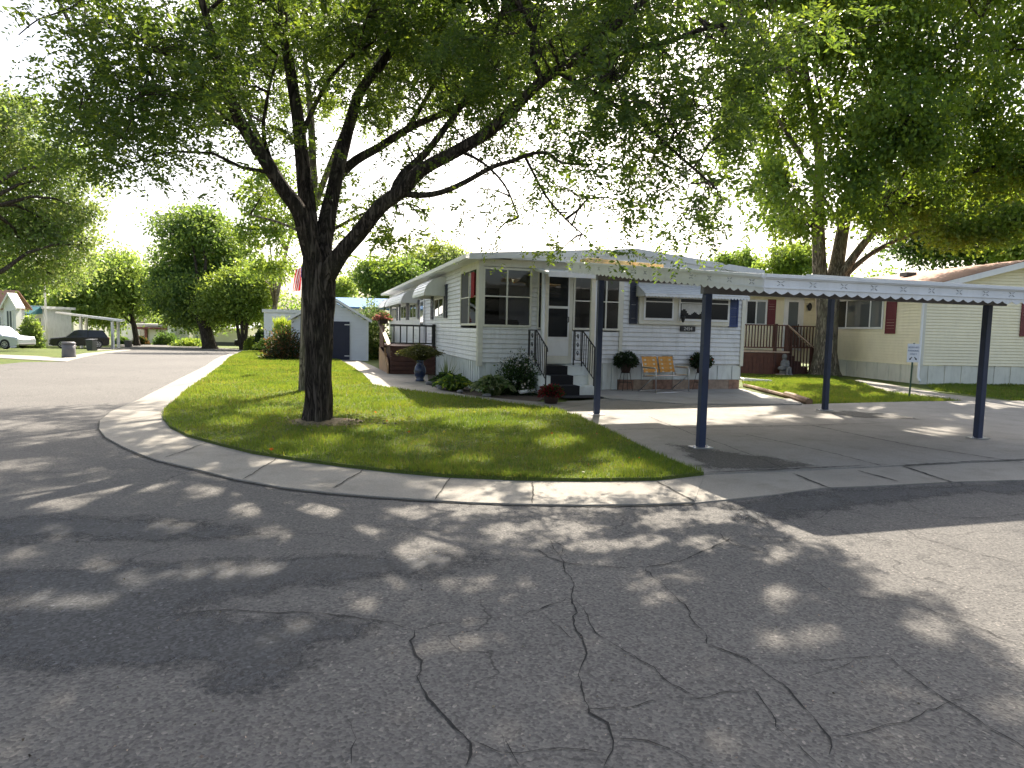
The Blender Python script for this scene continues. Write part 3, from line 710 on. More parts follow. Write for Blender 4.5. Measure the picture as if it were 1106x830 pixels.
def swin(y0, y1, z0, z1, mull=(), bars=(), pane='darkpane', fr=.05, x=-.045, mat='white', d=.04, panes=None):
    mb = MB(); b = x+d
    mb.box(x,b,y0-fr,y0,z0-fr,z1+fr); mb.box(x,b,y1,y1+fr,z0-fr,z1+fr); mb.box(x,b,y0,y1,z0-fr,z0); mb.box(x,b,y0,y1,z1,z1+fr)
    for m_ in mull: mb.box(x+.004,b-.004,m_-.02,m_+.02,z0,z1)
    for q in bars: mb.box(x+.007,b-.006,y0,y1,q-.015,q+.015)
    f = mb.build('window', mat, home, bev=.004)
    ys_ = [y0]+list(mull)+[y1]
    for i in range(len(ys_)-1):
        mb = MB(); mb.box(x+d*.5,x+d*.5+.006,ys_[i]+.001,ys_[i+1]-.001,z0+.001,z1-.001); mb.build('pane', panes[i] if panes else pane, f)
    return f
# screened porch corner: real openings with a room behind them
fwin(.12,1.22,1.60,2.88,(.66,),(2.26,),'pane',mat='cream',y=-.05)
fwin(1.45,1.51,1.55,2.86,(),(),'darkpane',.03,mat='cream')
f = fwin(2.38,3.53,1.57,2.83,(2.86,3.2),(2.22,),'pane',mat='cream',panes=['pane','darkpane','pane'])
swin(.17,1.90,1.62,2.89,(.98,),(2.26,),'pane',mat='cream',panes=['pane','screen'])
mb = MB()
mb.box(.06,3.6,2.5,2.55,.6,3.1); mb.box(3.55,3.6,.06,2.5,.6,3.1); mb.box(.06,3.55,.06,2.5,.55,.6); mb.box(.06,3.55,.06,2.5,3.04,3.1)
mb.build('porch_interior', 'inwall', home)
for x0, x1, z0 in ((.5,1.15,1.5),(2.4,3.2,1.3)): MB().box(x0,x1,2.46,2.49,z0,2.6).build('inner_window', 'dark', home)
mb = MB(); mb.box(1.3,2.05,2.45,2.49,.62,2.65); mb.build('inner_door', 'white', home)
mb = MB(); mb.box(.3,1.6,1.5,2.2,.62,1.35); mb.box(.3,1.6,2.0,2.3,1.351,1.75); mb.build('porch_sofa', 'screen', home, bev=.06)
# storm door
door = MB().box(1.66,2.23,-.05,-.012,.88,2.84).build('door', 'white', home, bev=.005)
mb = MB(); mb.box(1.70,2.19,-.056,-.05,2.08,2.80); mb.box(1.70,2.19,-.056,-.05,1.34,2.02); mb.build('pane', 'darkpane', door)
mb = MB(); mb.tube([(2.2,-.05,1.82),(2.2,-.095,1.82),(2.2,-.095,1.70),(2.2,-.05,1.70)], .012, 6); mb.build('handle', 'black', door)
mb = MB(); mb.box(1.58,1.659,-.04,.02,.7,2.9); mb.box(2.231,2.32,-.04,.02,.7,2.9); mb.box(1.659,2.231,-.04,.02,2.845,2.9); mb.box(1.659,2.231,-.06,.02,.69,.875)
mb.build('door_frame', 'cream', home, bev=.004)
# kitchen window bay with three sashes, shutters and awning
mb = MB(); mb.box(4.08,6.68,-.09,-.016,1.70,2.42)
bay = mb.build('window_bay', 'cream', home, bev=.006)
for x0, x1, p in ((4.24,4.98,'darkpane'), (5.22,5.90,'darkpane'), (6.12,6.60,'darkpane')):
    mb = MB(); mb.box(x0-.05,x1+.05,-.115,-.091,1.80,2.38); fr = mb.build('sash', 'white', bay, bev=.004)
    mb = MB(); mb.box(x0,x1,-.121,-.116,1.86,2.25); mb.box(x0,x1,-.121,-.116,2.28,2.36); mb.build('pane', p, fr)
mb = MB(); cx = [(5.24+i*.04) for i in range(16)]
for i in range(15):
    a, b = cx[i], cx[i+1]; za = 1.98+.05*math.sin(i*.9)-abs(i-8)*-.012; d = -.123-.004*(i % 2)
    mb.face([(a,d,za),(b,d-.003,za),(b,d-.003,2.24),(a,d,2.24)])
mb.build('curtain', 'curtain', bay)
def shutter(x0, x1, z0, z1, mat, side=False, parent=None):
    mb = MB(); n = int((z1-z0)/.05)
    P = (lambda a0,a1,b0,b1,c0,c1: mb.box(a0,a1,b0,b1,c0,c1)) if not side else (lambda a0,a1,b0,b1,c0,c1: mb.box(b0,b1,a0,a1,c0,c1))
    P(x0,x0+.04,-.05,-.016,z0,z1); P(x1-.04,x1,-.05,-.016,z0,z1); P(x0+.04,x1-.04,-.05,-.016,z0,z0+.05); P(x0+.04,x1-.04,-.05,-.016,z1-.05,z1)
    for i in range(n):
        z = z0+.05+(z1-z0-.1)*i/n; P(x0+.04,x1-.04,-.04,-.018,z+.006,z+.04)
    P(x0+.03,x1-.03,-.022,-.015,z0+.02,z1-.02)
    return mb.build('shutter', mat, parent or home)
shutter(3.84,4.05,1.70,2.74,'darkshut'); shutter(6.70,6.97,1.68,2.44,'blueshut')
def awning(pl, a0, a1, zb, zt, depth, parent=home, mat='alum', round_=False):
    """sheet awning of ribbed pans with scalloped lower edge and closed ends"""
    mb = MB(); n = max(4, int((a1-a0)/.09)); rows = 8 if round_ else 5
    def prof(q):                                         # 0 at wall .. 1 at front edge -> (depth, z)
        if round_:
            an = q*math.pi/2*.92; return depth*math.sin(an)**.9, zb+(zt-zb)*math.cos(an)
        return depth*q, zt+(zb+.06-zt)*q
    pt = lambda a, d, z: (a, -.02-d, z) if pl == 'f' else (-.02-d, a, z)
    for r_ in range(rows):                               # slats lapped like boards, each with a small lip
        d0, z0 = prof(r_/rows); d1, z1 = prof((r_+1)/rows); e = .016
        mb.face([pt(a0,d0,z0),pt(a1,d0,z0),pt(a1,d1+e,z1+e*.4),pt(a0,d1+e,z1+e*.4)]); mb.face([pt(a0,d1+e,z1+e*.4),pt(a1,d1+e,z1+e*.4),pt(a1,d1-.004,z1-.004),pt(a0,d1-.004,z1-.004)])
    d1, z1 = prof(1)
    for i in range(n):
        b0 = a0+(a1-a0)*i/n; b1 = a0+(a1-a0)*(i+1)/n; bm_ = (b0+b1)/2
        mb.face([pt(b0,d1+.01,z1),pt(b1,d1+.01,z1),pt(b1,d1+.01,z1-.05),pt(bm_,d1+.014,z1-.085),pt(b0,d1+.01,z1-.05)])
    for a in (a0, a1):
        pr = [prof(q/rows) for q in range(rows+1)]
        mb.face([pt(a,d,z) for d, z in pr]+[pt(a,depth,zb+.0),pt(a,0,zb)])
        if not round_:
            for q in range(1, 6):
                z = zb+(zt-zb)*q/6; dd = depth*(1-(z-zb)/(zt-zb+.001))
                e = -.006 if a == a0 else .006
                mb.bar(pt(a+e,0,z), pt(a+e,dd,z), .01, .008)
    return mb.build('awning', mat, parent)
awning('f', 4.0, 6.95, 2.38, 2.70, .5)
awning('s', 4.15, 6.55, 2.42, 2.98, .62, round_=True); awning('s', 9.6, 15.4, 2.38, 2.88, .62, round_=True); awning('s', 15.9, 19.2, 2.4, 2.86, .62, round_=True)
swin(4.45,5.95,1.86,2.36,(5.2,)); shutter(3.85,4.25,1.78,2.75,'darkshut',True); shutter(6.2,6.6,1.76,2.5,'darkshut',True)
swin(10.0,11.7,1.88,2.36,(10.85,)); swin(12.9,14.6,1.88,2.36,(13.75,)); swin(16.4,18.2,1.88,2.36,(17.3,))
for a in (9.15,12.0,12.5,14.9,15.9,18.5): shutter(a,a+.35,1.78,2.5,'darkshut',True)
sdoor = MB().box(-.05,-.012,8.0,8.95,.84,2.78).build('side_door', 'white', home, bev=.005)
mb = MB(); mb.box(-.056,-.05,8.15,8.8,1.55,2.4); mb.box(-.056,-.05,8.15,8.8,2.45,2.7); mb.build('pane', 'greypane', sdoor)
# columns of the entry, downspout, lantern and number
mb = MB(); mb.box(1.38,1.485,-.62,-.53,.03,2.9); mb.build('porch_column', 'cream', home, bev=.006)
mb = MB(); mb.box(2.36,2.46,-1.08,-1.0,.03,2.76); mb.build('porch_column', 'cream', home, bev=.006)
mb = MB(); mb.prism([(1.3,-1.15,2.78),(1.3,-.03,2.96),(1.3,-.03,2.90),(1.3,-1.15,2.72)], (1.3,0,0)); mb.box(1.28,2.62,-1.17,-1.151,2.68,2.80); mb.build('porch_roof', 'alum', home)
mb = MB(); mb.tube([(1.35,-.66,2.8),(1.35,-.66,.30),(1.33,-.68,.2),(1.22,-.78,.13),(.72,-1.05,.10)], [.042]*5, 8)
mb.build('downspout', 'white', home, True)
mb = MB(); mb.tube([(2.5,-1.0,2.7),(2.5,-1.0,.2),(2.52,-1.1,.08)], [.035]*3, 8); mb.build('downspout', 'alum', home, True)
mb = MB(); mb.lathe([(.0,1.76),(.025,1.775),(.045,1.83),(.055,1.89),(.075,1.895),(.07,1.91),(.02,1.95),(.0,1.97)], 8, (5.25,-.20,0)); mb.box(5.24,5.26,-.2,-.09,1.955,1.975); mb.build('lantern', 'black', home)
plq = MB().box(5.28,5.71,-.05,-.016,1.54,1.675).build('number_plaque', 'black', home, bev=.004)
text_mesh('number', '2454', .125, 'curtain', plq, (5.495,-.053,1.607), (1,0,0), (0,0,1))
# red and white sheet standing in for a reflection in the side window
bn = thing('reflection_sheet', 'added red and white sheet imitating a reflection in the porch side window nearest the corner', 'reflection_sheet', W(-.085,.50,1.78), A)
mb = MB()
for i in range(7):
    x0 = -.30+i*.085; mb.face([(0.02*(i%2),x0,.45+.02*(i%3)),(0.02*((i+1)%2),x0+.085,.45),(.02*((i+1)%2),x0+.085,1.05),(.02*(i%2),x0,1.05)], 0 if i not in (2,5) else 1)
mb.build('reflection_face', ['flag_r','flag_w'], bn)
MB().tube([(0,-.32,1.06),(0,.32,1.06)], .012, 6).build('added_rod', 'black', bn)

# ---------------------------------------------------------------- front steps with carpet, two iron railings
st = thing('porch_steps', 'white front steps with a black carpet runner leading to the storm door', 'steps', W(1.95,0,.05), A)
mb = MB(); steps = [(0,-.62,.61),(-.62,-1.0,.41),(-1.0,-1.4,.21)]
for (ya, yb, z) in steps: mb.box(-.80,.47,yb,ya-.002,0,z)
mb.build('tread_block', 'skirt', st, bev=.012)
mb = MB()
prev = None
for (ya, yb, z) in steps: mb.box(-.50,.05,yb-.006,ya-.008,z,z+.008)
for (ya, yb, z), zl in zip(steps, (.418,.218,.0)): mb.box(-.50,.05,yb-.012,yb-.004,zl,z+.008)
mb.box(-.5,.40,-1.95,-1.415,.0,.012); mb.build('carpet_runner', 'carpet', st)
def railing(x, label):
    t = thing('iron_railing', label, 'railing', W(x,0,.05), A, 'wrought iron railings of the front steps')
    mb = MB(); P = [(0,-.08,1.44),(0,-.66,1.44),(0,-1.42,1.06)]
    mb.tube(P, .016, 6); mb.tube([(0,-.66,1.44),(0,-1.43,1.05),(0,-1.46,.98)], .017, 6); mb.build('handrail', 'black', t)
    for (y, z0, z1) in ((-.10,.61,1.44),(-.62,.61,1.44),(-1.38,.21,1.08)): MB().bar((0,y,z0),(0,y,z1),.026,.026,up=(0,1,0)).build('post', 'black', t)
    mb = MB()
    mb.bar((0,-.1,.74),(0,-.62,.74),.016,.016); mb.bar((0,-.62,.74),(0,-1.38,.36),.016,.016); mb.build('bottom_rail', 'black', t)
    for k in (1,5):
        y = -.1-.52*k/6; MB().tube([(0,y,.74),(0,y,1.43)], .010, 5).build('baluster', 'black', t)
    for k in range(1,6):
        y = -.62-.76*k/6; d = -.38*k/6; MB().tube([(0,y,.74+d),(0,y,1.43+d)], .010, 5).build('baluster', 'black', t)
    mb = MB()
    for k in range(3):                                   # scrolls
        mb = MB()
        z = .82+k*.2; pts = [(0,-.36+.06*math.cos(a)*(1-a/9),z+.08+.075*math.sin(a)*(1-a/9)) for a in [i*.45 for i in range(16)]]
        mb.tube(pts, .010, 4); mb.build('scroll', 'black', t)
    return t
railing(1.20, 'black scrolled iron railing on the left of the front steps, beside the flowering bush')
railing(2.35, 'black scrolled iron railing on the right of the front steps, beside the cream column')

# ---------------------------------------------------------------- carport
X0, X1, TF, TB = .98, 6.45, -9.02, -3.12
cp = thing('carport', 'white aluminium carport with scalloped valance on navy posts over the driveway', 'carport', O, A)
zr = lambda t: 2.11 + (t-TF)*(2.78-2.11)/(TB-TF)
mb = MB(); x = X0+.03; n = 18; dx = (X1-X0-.06)/n
for i in range(n):                                       # roof pans with raised ribs
    a, b = x+i*dx, x+(i+1)*dx
    for (p, q, e) in ((a,a+.05,.035),(a+.05,b,.0)):
        mb.prism([(p,TF+.03,zr(TF)-.03+e),(q,TF+.03,zr(TF)-.03+e),(q,TF+.03,zr(TF)-.045+e),(p,TF+.03,zr(TF)-.045+e)], (0,TB-TF-.06,zr(TB)-zr(TF)))
mb.prism([(X0+.02,TF+.03,zr(TF)-.052),(X1-.02,TF+.03,zr(TF)-.052),(X1-.02,TF+.03,zr(TF)-.06),(X0+.02,TF+.03,zr(TF)-.06)], (0,TB-TF-.06,zr(TB)-zr(TF)))
mb.build('roof', 'alum', cp)
def valance(a, b, depth=.19, parent=cp, nrm=(0,-1,0)):
    a = Vector(a); b = Vector(b); L = (b-a).length; d = (b-a)/L; nr = Vector(nrm); mb = MB(); n = int(L/.155); dn = Vector((0,0,-1))
    for i in range(n):
        p = a+d*(L*i/n); q = a+d*(L*(i+1)/n); m_ = (p+q)/2; qa = p.lerp(q,.25); qb = p.lerp(q,.75)
        lo = [q+dn*(depth-.035), qb+dn*(depth-.012), m_+dn*depth, qa+dn*(depth-.012), p+dn*(depth-.035)]
        mb.prism([p, q]+lo, nr*-.006)
    def beam(z0, z1, o): mb.prism([a+dn*z0, b+dn*z0, b+dn*z1, a+dn*z1], nr*o)
    beam(-.02, .012, .035); beam(.013, .025, .02); beam(.115, .125, .012)
    k = int(L/.42)                            # stamped cross ornaments
    for i in range(k):
        c = a+d*(L*(i+.5)/k)+dn*.07+nr*.003
        for sx in (-1, 1):
            mb.bar(c+d*(.042*sx)+dn*.026, c+d*(.012*sx)+dn*.008, .005, .01, 1, up=nr); mb.bar(c+d*(.042*sx)-dn*.026, c+d*(.012*sx)-dn*.008, .005, .01, 1, up=nr)
    return mb.build('valance', ['alum','galv'], parent)
valance((X0,TF,zr(TF)+.02),(X1,TF,zr(TF)+.02)); valance((X0,TB,zr(TB)+.02),(X0,TF+.001,zr(TF)+.02),nrm=(-1,0,0)); valance((X1,TF,zr(TF)+.02),(X1,TB,zr(TB)+.02),nrm=(1,0,0))
for t_, zz in ((-7.75,2.0),(-4.42,2.38)):
    MB().box(X0+.04,6.12,t_-.04,t_+.04,zz,zz+.13).build('beam', 'bin2', cp, bev=.004)
for i in range(5):                                       # raised, yellowed ends of the roof pans at the back
    a = 1.36+i*.33; MB().box(a,a+.325,TB-.04,TB+.35,2.80+.015-i*.012,2.905-i*.012).build('pan_end', 'aged', cp, bev=.006)
for (px, pt, zt) in ((1.10,-4.42,2.38),(1.10,-7.75,2.0),(6.05,-4.35,2.39),(5.80,-7.75,2.0)):
    p = MB().box(px-.048,px+.048,pt-.045,pt+.045,.035,zt).build('post', 'navy', cp, bev=.008)
    mb = MB(); mb.box(px-.13,px+.13,pt-.09,pt+.09,.03,.042)
    for sx in (-1,1): mb.lathe([(.014,.042),(.014,.06),(.0,.061)], 6, (px+sx*.095,pt,0))
    mb.build('base_plate', 'chrome', p)
# ================================================================ things around the white home
def petals(mb_parent, c, r, n, s, mat, name='blossom', flat=.8):
    u = rng.normal(size=(n,3)); u /= np.linalg.norm(u, axis=1, keepdims=True); u[:,2] = np.abs(u[:,2])*flat
    P = np.repeat(np.array(c)+u*np.array(r)*(.9+.2*rng.random((n,1))), 5, 0)
    return leaf_mesh(name, P, np.repeat(u,5,0)*.5+rng.normal(size=(n*5,3)), s*np.ones(n*5), mat, mb_parent, .9)
# folding two-seat lawn chair
ch = thing('lawn_chair', 'folding two-seat lawn chair with orange striped webbing on an aluminium frame', 'chair', W(4.62,-.52,.05), A+R(16))
mb = MB(); r_ = .0125
for x in (-.56, .56):
    mb.tube([(x,-.28,.0),(x,-.26,.55),(x,-.24,.585),(x,.2,.585)], r_, 6)           # front leg and arm
    mb.tube([(x,.32,.0),(x,-.24,.40)], r_, 6); mb.tube([(x*.97,.16,.36),(x*.97,.30,.86)], r_, 6)
mb.tube([(-.56,-.28,.0),(.56,-.28,.0)], r_, 6); mb.tube([(-.56,.32,.0),(.56,.32,.0)], r_, 6)
mb.tube([(-.545,.30,.86),(.545,.30,.86)], r_, 6); mb.tube([(-.56,-.24,.40),(.56,-.24,.40)], r_, 6); mb.tube([(-.56,.18,.37),(.56,.18,.37)], r_, 6)
mb.build('frame', 'chrome', ch, True)
for x in (-.57, .57): MB().box(x-.025,x+.025,-.22,.2,.596,.615).build('armrest', 'webwhite', ch, bev=.006)
for nm, (ya,za,yb,zb) in (('backrest',(.19,.46,.30,.86)), ('seat',(-.24,.405,.17,.375))):
    for x0 in (-.53, .03):
        mb = MB()
        for i in range(7):
            a = x0+i*.072; mb.bar((a+.032,ya,za),(a+.032,yb,zb),.062,.006, 0 if i % 2 == 0 or i == 3 else 1, up=(0,-1,.3))
        for i in range(4):
            f_ = (i+.5)/4; y = ya+(yb-ya)*f_-.006; z = za+(zb-za)*f_+.004; mb.bar((x0,y,z),(x0+.5,y,z),.006,.05, 0, up=(0,-1,.3) if nm == 'seat' else (0,0,1))
        mb.build(nm, ['orange','webwhite'], ch)
for x in (-.545, .545): MB().box(x-.022,x+.022,-.2,.17,.41,.42).build('side_strap', 'webwhite', ch)
# potted flowers on wire stands
def stand(s, label):
    t = thing('plant_stand', label, 'plant stand', W(s,-.22,.05), A, 'wire plant stands against the house')
    mb = MB(); n = 4
    for k in range(n):
        a = math.pi/4+k*math.pi/2; mb.tube([(.19*math.cos(a),.19*math.sin(a),0),(.11*math.cos(a),.11*math.sin(a),.44)], .007, 5)
    for z, q in ((.44,.115),(.2,.155)):
        mb.tube([(q*math.cos(i*.5236),q*math.sin(i*.5236),z) for i in range(13)], .006, 5)
    mb.build('wire_frame', 'black', t)
def potted(s, label, mat, fl, gl):
    t = thing('potted_flowers', label, 'potted plant', W(s,-.22,.492), A, 'potted flowers on the wire stands')
    MB().lathe([(.0,.0),(.10,.0),(.14,.2),(.15,.21),(.15,.235),(.125,.235),(.12,.2),(0,.2)], 16).build('pot', 'terracotta', t, True)
    n = 1500; u = rng.normal(size=(n,3)); u /= np.linalg.norm(u, axis=1, keepdims=True)
    P = u*(rng.random((n,1))**.4)*np.array((.30,.24,.2))+np.array((0,0,.31)); P[:,2] -= .5*np.maximum(0, np.abs(P[:,0])-.2)
    leaf_mesh('foliage', P, u+rng.normal(size=(n,3))*.7-np.array((0,0,.3)), .06*(.6+.8*rng.random(n)), 'plant_d', t, .55)
    petals(t, (0,-.02,.33), (.26,.22,.15), 14, .04, fl); return t
stand(3.70, 'black wire plant stand left of the lawn chair'); stand(5.82, 'black wire plant stand right of the lawn chair, behind the carport post')
potted(3.70, 'dark leafy pot with a few white flowers, on the stand left of the lawn chair', 'plant_d', 'flower_w', 1)
potted(5.82, 'dark leafy pot with coral red flowers, on the stand behind the carport post', 'plant_d', 'flower_o', 1)
# red plant in a pot by the steps
rp = thing('potted_flowers', 'dark red leafy plant in a brown pot at the foot of the front steps', 'potted plant', G(595,437.5), A)
MB().lathe([(0,.0),(.12,.0),(.16,.17),(.17,.18),(.17,.2),(.14,.2),(0,.19)], 16).build('pot', 'terracotta', rp, True)
n = 900; u = rng.normal(size=(n,3)); u /= np.linalg.norm(u, axis=1, keepdims=True); u[:,2] = np.abs(u[:,2])
leaf_mesh('foliage', u*(rng.random((n,1))**.4)*np.array((.24,.22,.2))+np.array((0,0,.19)), u+rng.normal(size=(n,3))*.5, .07*(.6+.8*rng.random(n)), 'flower_r', rp, .6, 'plant_d', .35)
# beds
shrub('flowering_bush', 'rounded dark bush dotted with white blossoms beside the front steps', 'bush', W(.80,-.62,.02), (.55,.42,.88), 5200, .055, 'plant_d', 'plant', .3, flowers='flower_w', fl_n=75, fl_s=.045)
def hosta(label, loc, r, h, n, mat, mat2, size):
    t = thing('hosta', label, 'plant', loc); P = []; D = []
    for i in range(n):
        a = random.random()*6.283; q = random.uniform(.15,1); k = 5
        for j in range(k):
            f_ = j/k; P.append((math.cos(a)*r*q*(.25+.75*f_), math.sin(a)*r*q*(.25+.75*f_), h*(1.1-q*.6)*math.sin(min(1,f_*1.25)*math.pi*.62)))
            D.append((math.cos(a)*.8, math.sin(a)*.8, .75-1.5*f_))
    leaf_mesh('foliage', np.array(P), np.array(D)+rng.normal(size=(len(P),3))*.22, size*(.7+.6*rng.random(len(P))), mat, t, .38, mat2, .35); return t
hosta('striped pale-edged hosta at the porch corner in the flower bed', W(.12,-.88,.02), .52, .44, 200, 'plant_v', 'plant', .15)
hosta('low bright green hosta in the flower bed under the side window', W(-.5,.35,.02), .55, .36, 230, 'plant', 'plant_y', .13)
hosta('dark green hosta under the spiky yucca', W(-.46,1.55,.02), .4, .34, 150, 'plant_d', 'plant', .13)
yu = thing('yucca', 'spiky grey-green yucca with long thin leaves in the flower bed', 'plant', W(-.38,1.9,.05), A)
mb = MB()
for i in range(46):
    a = random.random()*6.283; el = random.uniform(.35,1.45); L_ = random.uniform(.5,.82); d = Vector((math.cos(a)*math.cos(el), math.sin(a)*math.cos(el), math.sin(el))); s = Vector((-math.sin(a), math.cos(a), 0))*.012
    p0 = d*.05; p1 = d*L_*.6; p2 = d*L_+Vector((0,0,-.08*math.cos(el)))
    mb.face([p0-s,p0+s,p1+s*.8,p1-s*.8]); mb.face([p1-s*.8,p1+s*.8,p2])
mb.build('leaves', 'far_s', yu)
orn = thing('garden_ornament', 'small pale stone ornament lying at the edge of the flower bed', 'ornament', W(-.78,1.75,.02), A)
mb = MB(); mb.ball((0,0,.06),(.13,.09,.07),10); mb.ball((.1,-.02,.14),(.06,.05,.06),8); mb.ball((-.12,.0,.05),(.06,.05,.05),8)
oo = mb.build('stone_body', 'stone', orn, True)
for i, (s, t) in enumerate(((-.72,1.1),(-.78,.6),(-.5,-.35),(-.1,-1.25))):
    p = thing('edging_stone', ('grey edging stone beside the yucca','grey edging stone before the green hosta','flat grey stone between the two hostas','grey stone before the striped hosta')[i], 'stone', W(s,t,.02), random.random()*3, 'stones edging the flower bed')
    mb = MB(); mb.ball((0,0,.03),(.12+.03*random.random(),.08,.05),7); mb.build('stone_body', 'stone', p)
# blue urn with a broom-like plant
ur = thing('plant_urn', 'tall glossy blue urn holding a wide olive feathery plant beside the wooden deck', 'urn', W(-.93,2.9,.04), A)
MB().lathe([(0,0),(.12,.0),(.13,.02),(.10,.05),(.15,.18),(.165,.26),(.15,.36),(.10,.45),(.085,.52),(.115,.56),(.10,.565),(.07,.52),(0,.5)], 20).build('vase', 'bluepot', ur, True)
n = 5200; a = rng.random(n)*6.283; q = np.sqrt(rng.random(n)); f_ = rng.random(n)
P = np.stack([np.cos(a)*q*.62*f_**.7, np.sin(a)*q*.5*f_**.7, .55+.42*np.sin(np.minimum(1,f_)*1.9)*(1.05-.55*q)], 1)+rng.normal(size=(n,3))*.03
leaf_mesh('foliage', P, np.stack([np.cos(a)*q, np.sin(a)*q, .9-f_*1.4], 1)+rng.normal(size=(n,3))*.35, .075*(.6+.8*rng.random(n)), 'plant_s', ur, .28)

# wooden side deck
dk = thing('wooden_deck', 'red-brown wooden deck with stairs and white-backed railing at the side door', 'deck', W(0,0), A)
mb = MB()
for i in range(6): mb.box(-1.44,-.02,5.69+.006*(i%2),5.72+.006*(i%2),.0+i*.145,.0+i*.145+.128)
mb.box(-1.38,-.03,5.735,9.0,.0,.84); mb.build('deck_skirt', 'brown_d', dk, bev=.003)
mb = MB(); a = -1.46
while a < -.03: mb.box(a,a+.115,5.66,9.0,.872,.90); a += .121
mb.build('deck_floor', 'brown', dk)
for q in ((-1.43,-.02,5.72,5.78,1.52,1.57),(-1.43,-.02,5.73,5.77,.97,1.01)): MB().box(*q).build('rail', 'black', dk)
for i in range(7): MB().box(-1.34+i*.2,-1.305+i*.2,5.735,5.765,1.01,1.52).build('baluster', 'black', dk)
MB().box(-.12,-.03,5.70,5.79,.9,1.60).build('post', 'black', dk); MB().box(-1.46,-1.37,8.75,8.85,0,1.58).build('post', 'brown', dk)
mb = MB()
for i in range(7): mb.box(-1.49-.004*(i%2),-1.462-.004*(i%2),7.35,8.74,.80+i*.108,.80+i*.108+.104)
mb.build('side_panel', 'brown', dk)
MB().bar((-1.47,8.75,1.60),(-1.47,5.72,.93),.12,.035).build('handrail', 'caprail', dk)
mb = MB(); mb.prism([(-1.475,5.74,.0),(-1.475,8.75,.0),(-1.475,8.75,.78),(-1.475,6.1,.5),(-1.475,5.74,.3)], (-.03,0,0))
for i in range(4): mb.box(-1.515,-1.47,5.80+i*.3,5.86+i*.3,.05+i*.16,.30+i*.17)
mb.build('stringer', 'cedar', dk)
pl = thing('flower_box', 'box of pink and peach flowers on the corner of the wooden deck railing', 'planter', W(-1.42,8.35,1.585), A)
MB().box(-.14,.14,-.4,.4,0,.14).build('box', 'terracotta', pl, bev=.01)
n = 1600; u = rng.normal(size=(n,3)); u /= np.linalg.norm(u, axis=1, keepdims=True); u[:,2] = np.abs(u[:,2])
leaf_mesh('foliage', u*np.array((.3,.5,.3))*(rng.random((n,1))**.4)+np.array((0,0,.12)), u+rng.normal(size=(n,3))*.6, .07*np.ones(n), 'plant', pl, .5, 'plant_s', .4)
petals(pl, (0,0,.14), (.3,.5,.3), 130, .05, 'flower_p')

# ---------------------------------------------------------------- garden shed, shrubs by it, flag
sh = thing('garden_shed', 'small white clapboard shed with gable roof and dark navy double door', 'shed', Vector((-6.49,29.9,gz(0,29.9))), R(14.5))
SW = 3.25; pk = 2.78; ev = 1.82
mb = MB(); z = 0
tops = lambda x: ev+(pk-ev)*(1-abs(x+SW/2)/(SW/2))
laps(mb, 'f', -SW, 0, 0, ev, (), .13); laps(mb, 'f', -SW, 0, ev, pk, (), .13, top=tops)
mb.face([(0,0,0),(0,3,0),(0,3,ev),(0,0,ev)]); mb.face([(-SW,0,0),(-SW,3,0),(-SW,3,ev),(-SW,0,ev)]); mb.face([(-SW,3,0),(0,3,0),(0,3,ev),(-SW/2,3,pk),(-SW,3,ev)])
mb.build('wall', 'shedwhite', sh)
mb = MB()
for sg in (-1, 1):
    c = -SW/2; e = SW/2+.16
    mb.prism([(c,-.2,pk+.03),(c+sg*e,-.2,ev-.06),(c+sg*e,-.2,ev-.0),(c,-.2,pk+.10)], (0,3.4,0))
mb.build('roof', 'shedwhite', sh)
mb = MB()
for sg in (-1, 1): mb.prism([(-SW/2+sg*.001,-.225,pk-.02),(-SW/2+sg*e,-.225,ev-.12),(-SW/2+sg*e,-.225,ev+.0),(-SW/2+sg*.001,-.225,pk+.10)], (0,.022,0))
for x in (-SW-.02,-.08): mb.box(x,x+.10,-.03,.02,0,ev)
mb.build('trim', 'white', sh)
for x0, x1 in ((-2.42,-1.62),(-1.6,-.80)):
    d = MB().box(x0,x1,-.075,-.03,.05,1.74).build('door', 'sheddoor', sh, bev=.006)
    mb = MB()
    for z in (.22,1.60):
        mb.box(x1-.22 if x0 > -2 else x0, x1 if x0 > -2 else x0+.22, -.083,-.0755,z-.02,z+.02)
    mb.build('hinge', 'white', d)
shrub('ornamental_bush', 'dark bronze-green rounded bush at the left corner of the white shed', 'bush', G(307,389.5), (.95,.7,1.35), 5200, .1, 'plant_d', 'plant_r', .35)
gr_ = thing('ornamental_grass', 'tuft of bright green tall grass rising behind the bronze bush by the shed', 'grass tuft', G(309,386))
n = 1400; a = rng.random(n)*6.283; q = rng.random(n)
leaf_mesh('blades', np.stack([np.cos(a)*q*.5, np.sin(a)*q*.4, .9+.6*rng.random(n)], 1), np.stack([np.cos(a)*.35, np.sin(a)*.35, np.ones(n)], 1), .65*(.6+.6*rng.random(n)), 'plant_y', gr_, .06)
leaf_mesh('lower_blades', np.stack([np.cos(a)*q*.35, np.sin(a)*q*.3, rng.random(n)*.7], 1), np.stack([np.cos(a)*.2, np.sin(a)*.2, np.ones(n)], 1), .8*(.6+.6*rng.random(n)), 'plant', gr_, .05)
hosta('yellow-green broad plant on the street side of the bronze bush', G(288,382), .9, 1.0, 220, 'plant_y', 'far_l', .3)
shrub('garden_shrub', 'yellow-green shrub between the shed and the wooden deck', 'bush', G(404,388), (.75,.6,1.35), 2600, .14, 'plant_y', 'plant', .4)
shrub('garden_shrub', 'tall pale silvery shrub rising behind the deck at the back of the white home', 'bush', at(401,381,33.5), (.9,.8,2.5), 3600, .16, 'far_s', 'plant', .3)
shrub('garden_shrub', 'low dark green shrub beside the deck stairs', 'bush', G(409,388.5), (.5,.5,.8), 1200, .1, 'plant', 'plant_y', .3)
